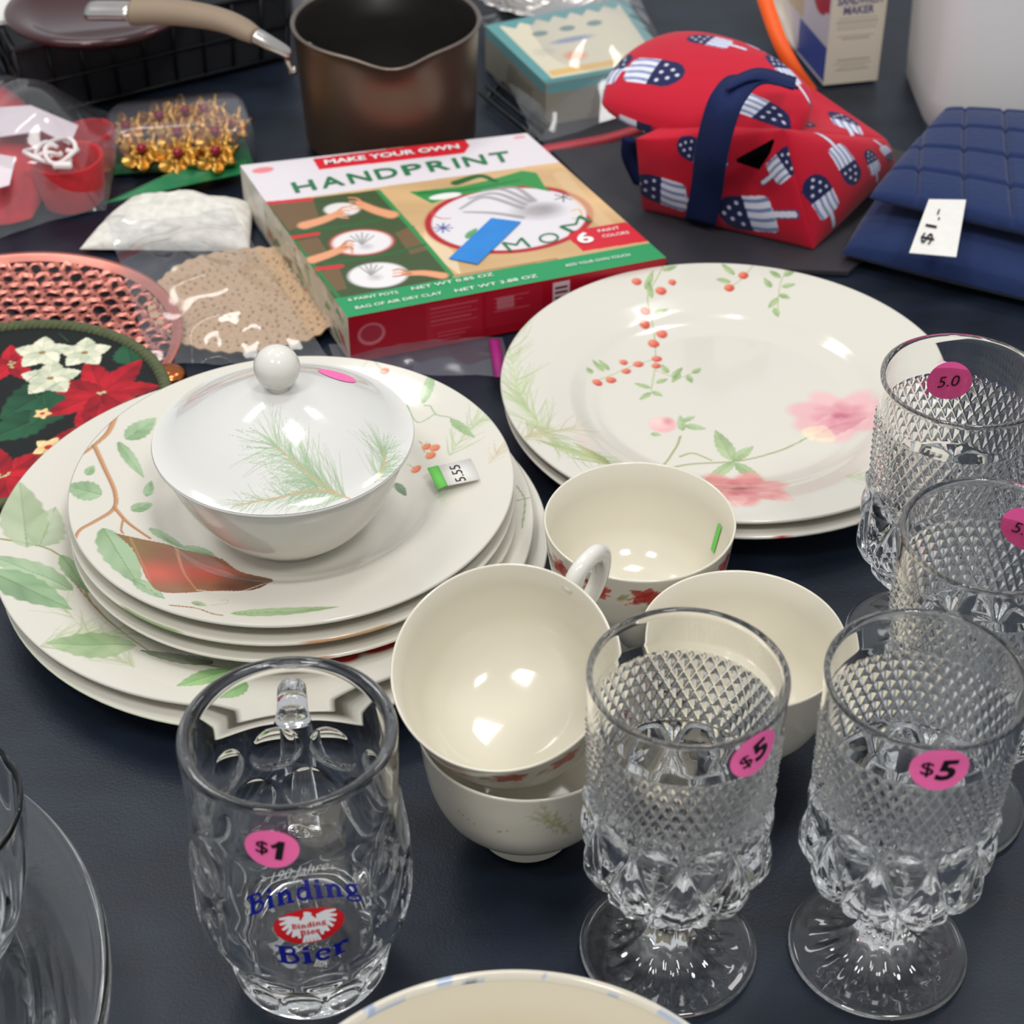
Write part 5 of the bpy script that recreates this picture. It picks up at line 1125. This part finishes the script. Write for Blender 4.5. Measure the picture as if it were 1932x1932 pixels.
a = P(318, 706, .008); tag(Geo().add(*lathe(spline([(.00001, 0), (.008, 0), (.010, .004), (.0085, .009), (.004, .011), (.00001, .0112)], 16).tolist(), 40)[:2]).build('copper_bead', mat('copper_polished', (196, 112, 66), rough=.18, metal=1, var=.05), loc=(a[0], a[1], .0006)), 'small rounded copper piece between the copper tray and the plates', 'ornament')
# ---- poinsettia mat with a rope edge
mc = np.array([-.2660, .8120]); MR = .0800; xd, yd, F = disc_grid(300, MR); hz_ = .0155+.020*(yd+MR)/(2*MR)*.35
p = Paint(xd+mc[0], yd+mc[1], (22, 26, 26)); mq = lambda x, y: P(x, y, .015)[:2]
for a, b_, w_ in (((120, 720), (0, 790), .03), ((90, 780), (-30, 830), .025), ((60, 800), (150, 740), .02), ((140, 830), (190, 800), .02), ((250, 690), (240, 650), .02), ((40, 870), (120, 880), .02)): p.leaf(mq(*a), mq(*b_), w_, (40, 92, 62), (24, 58, 42), .95)
for cx_, cy_, n_, r_, an0 in ((195, 742, 7, .031, .2), (20, 690, 5, .020, .5), (5, 895, 6, .026, .9), (165, 812, 4, .020, -1.2)):
    for k in range(n_):
        an_ = an0+k/n_*2*PI; c0 = mq(cx_, cy_); tip = c0+r_*np.array([math.cos(an_), math.sin(an_)])*(.9+.25*rnd.random()); p.leaf(c0, tip, r_*.55, (196, 28, 44), (120, 14, 28), 1)
    for k in range(7): c1 = mq(cx_, cy_)+np.array([rnd.gauss(0, .002), rnd.gauss(0, .0015)]); p.ell(c1, .0010, .0008, (190, 190, 140), .9)
for cx_, cy_, r_ in ((80, 668, .016), (160, 668, .015), (95, 715, .017)):
    for k in range(5): an_ = .4+k/5*2*PI; c0 = mq(cx_, cy_); tip = c0+r_*np.array([math.cos(an_), math.sin(an_)]); p.leaf(c0, tip, r_*.85, (232, 228, 204), (176, 186, 160), 1)
    p.ell(mq(cx_, cy_), .0022, .0016, (150, 120, 70))
for cx_, cy_, r_ in ((92, 842, .009), (80, 780, .005)):
    for k in range(5): an_ = k/5*2*PI; c0 = mq(cx_, cy_); p.leaf(c0, c0+r_*np.array([math.cos(an_), math.sin(an_)]), r_*.8, (240, 214, 160), (220, 180, 120), 1)
    p.ell(mq(cx_, cy_), r_*.3, r_*.25, (190, 40, 40))
for k in range(10): a_ = mq(rnd.randint(0, 250), rnd.randint(640, 920)); p.stroke([a_, a_+[rnd.uniform(-.01, .01), .008]], .0008, .0005, (60, 100, 60), .7)
pm = empty('poinsettia_mat', (mc[0], mc[1], 0), 'round dark mat printed with red poinsettias, with a green rope edge', 'mat'); zt_ = .0135+.003*(yd+MR)/(2*MR)
g = Geo().add(np.c_[xd, yd, zt_], F, p.C).add(np.c_[xd, yd, zt_-.0025], F[:, ::-1], np.tile(lin((30, 30, 28)), (len(xd), 1))); g.build('printed_cloth', mat('printed_fabric', rough=.6, vcol=True, spec=.3, bump=.0003, bscale=400), pm)
g = Geo(); t_ = np.linspace(0, 2*PI, 721); 
for k in range(3):
    tw = t_*46+k*2*PI/3; r_ = MR+.001+.0018*np.cos(tw); y_ = r_*np.sin(t_); g.add(*tube(np.stack([r_*np.cos(t_), y_, .0128+.003*(y_+MR)/(2*MR)+.0018*np.sin(tw)], -1), .0020, 7, cap=False))
tag(g.build('rope_edge', mat('olive_rope', (84, 92, 62), rough=.8, var=.15, bscale=300), pm), kind='stuff')
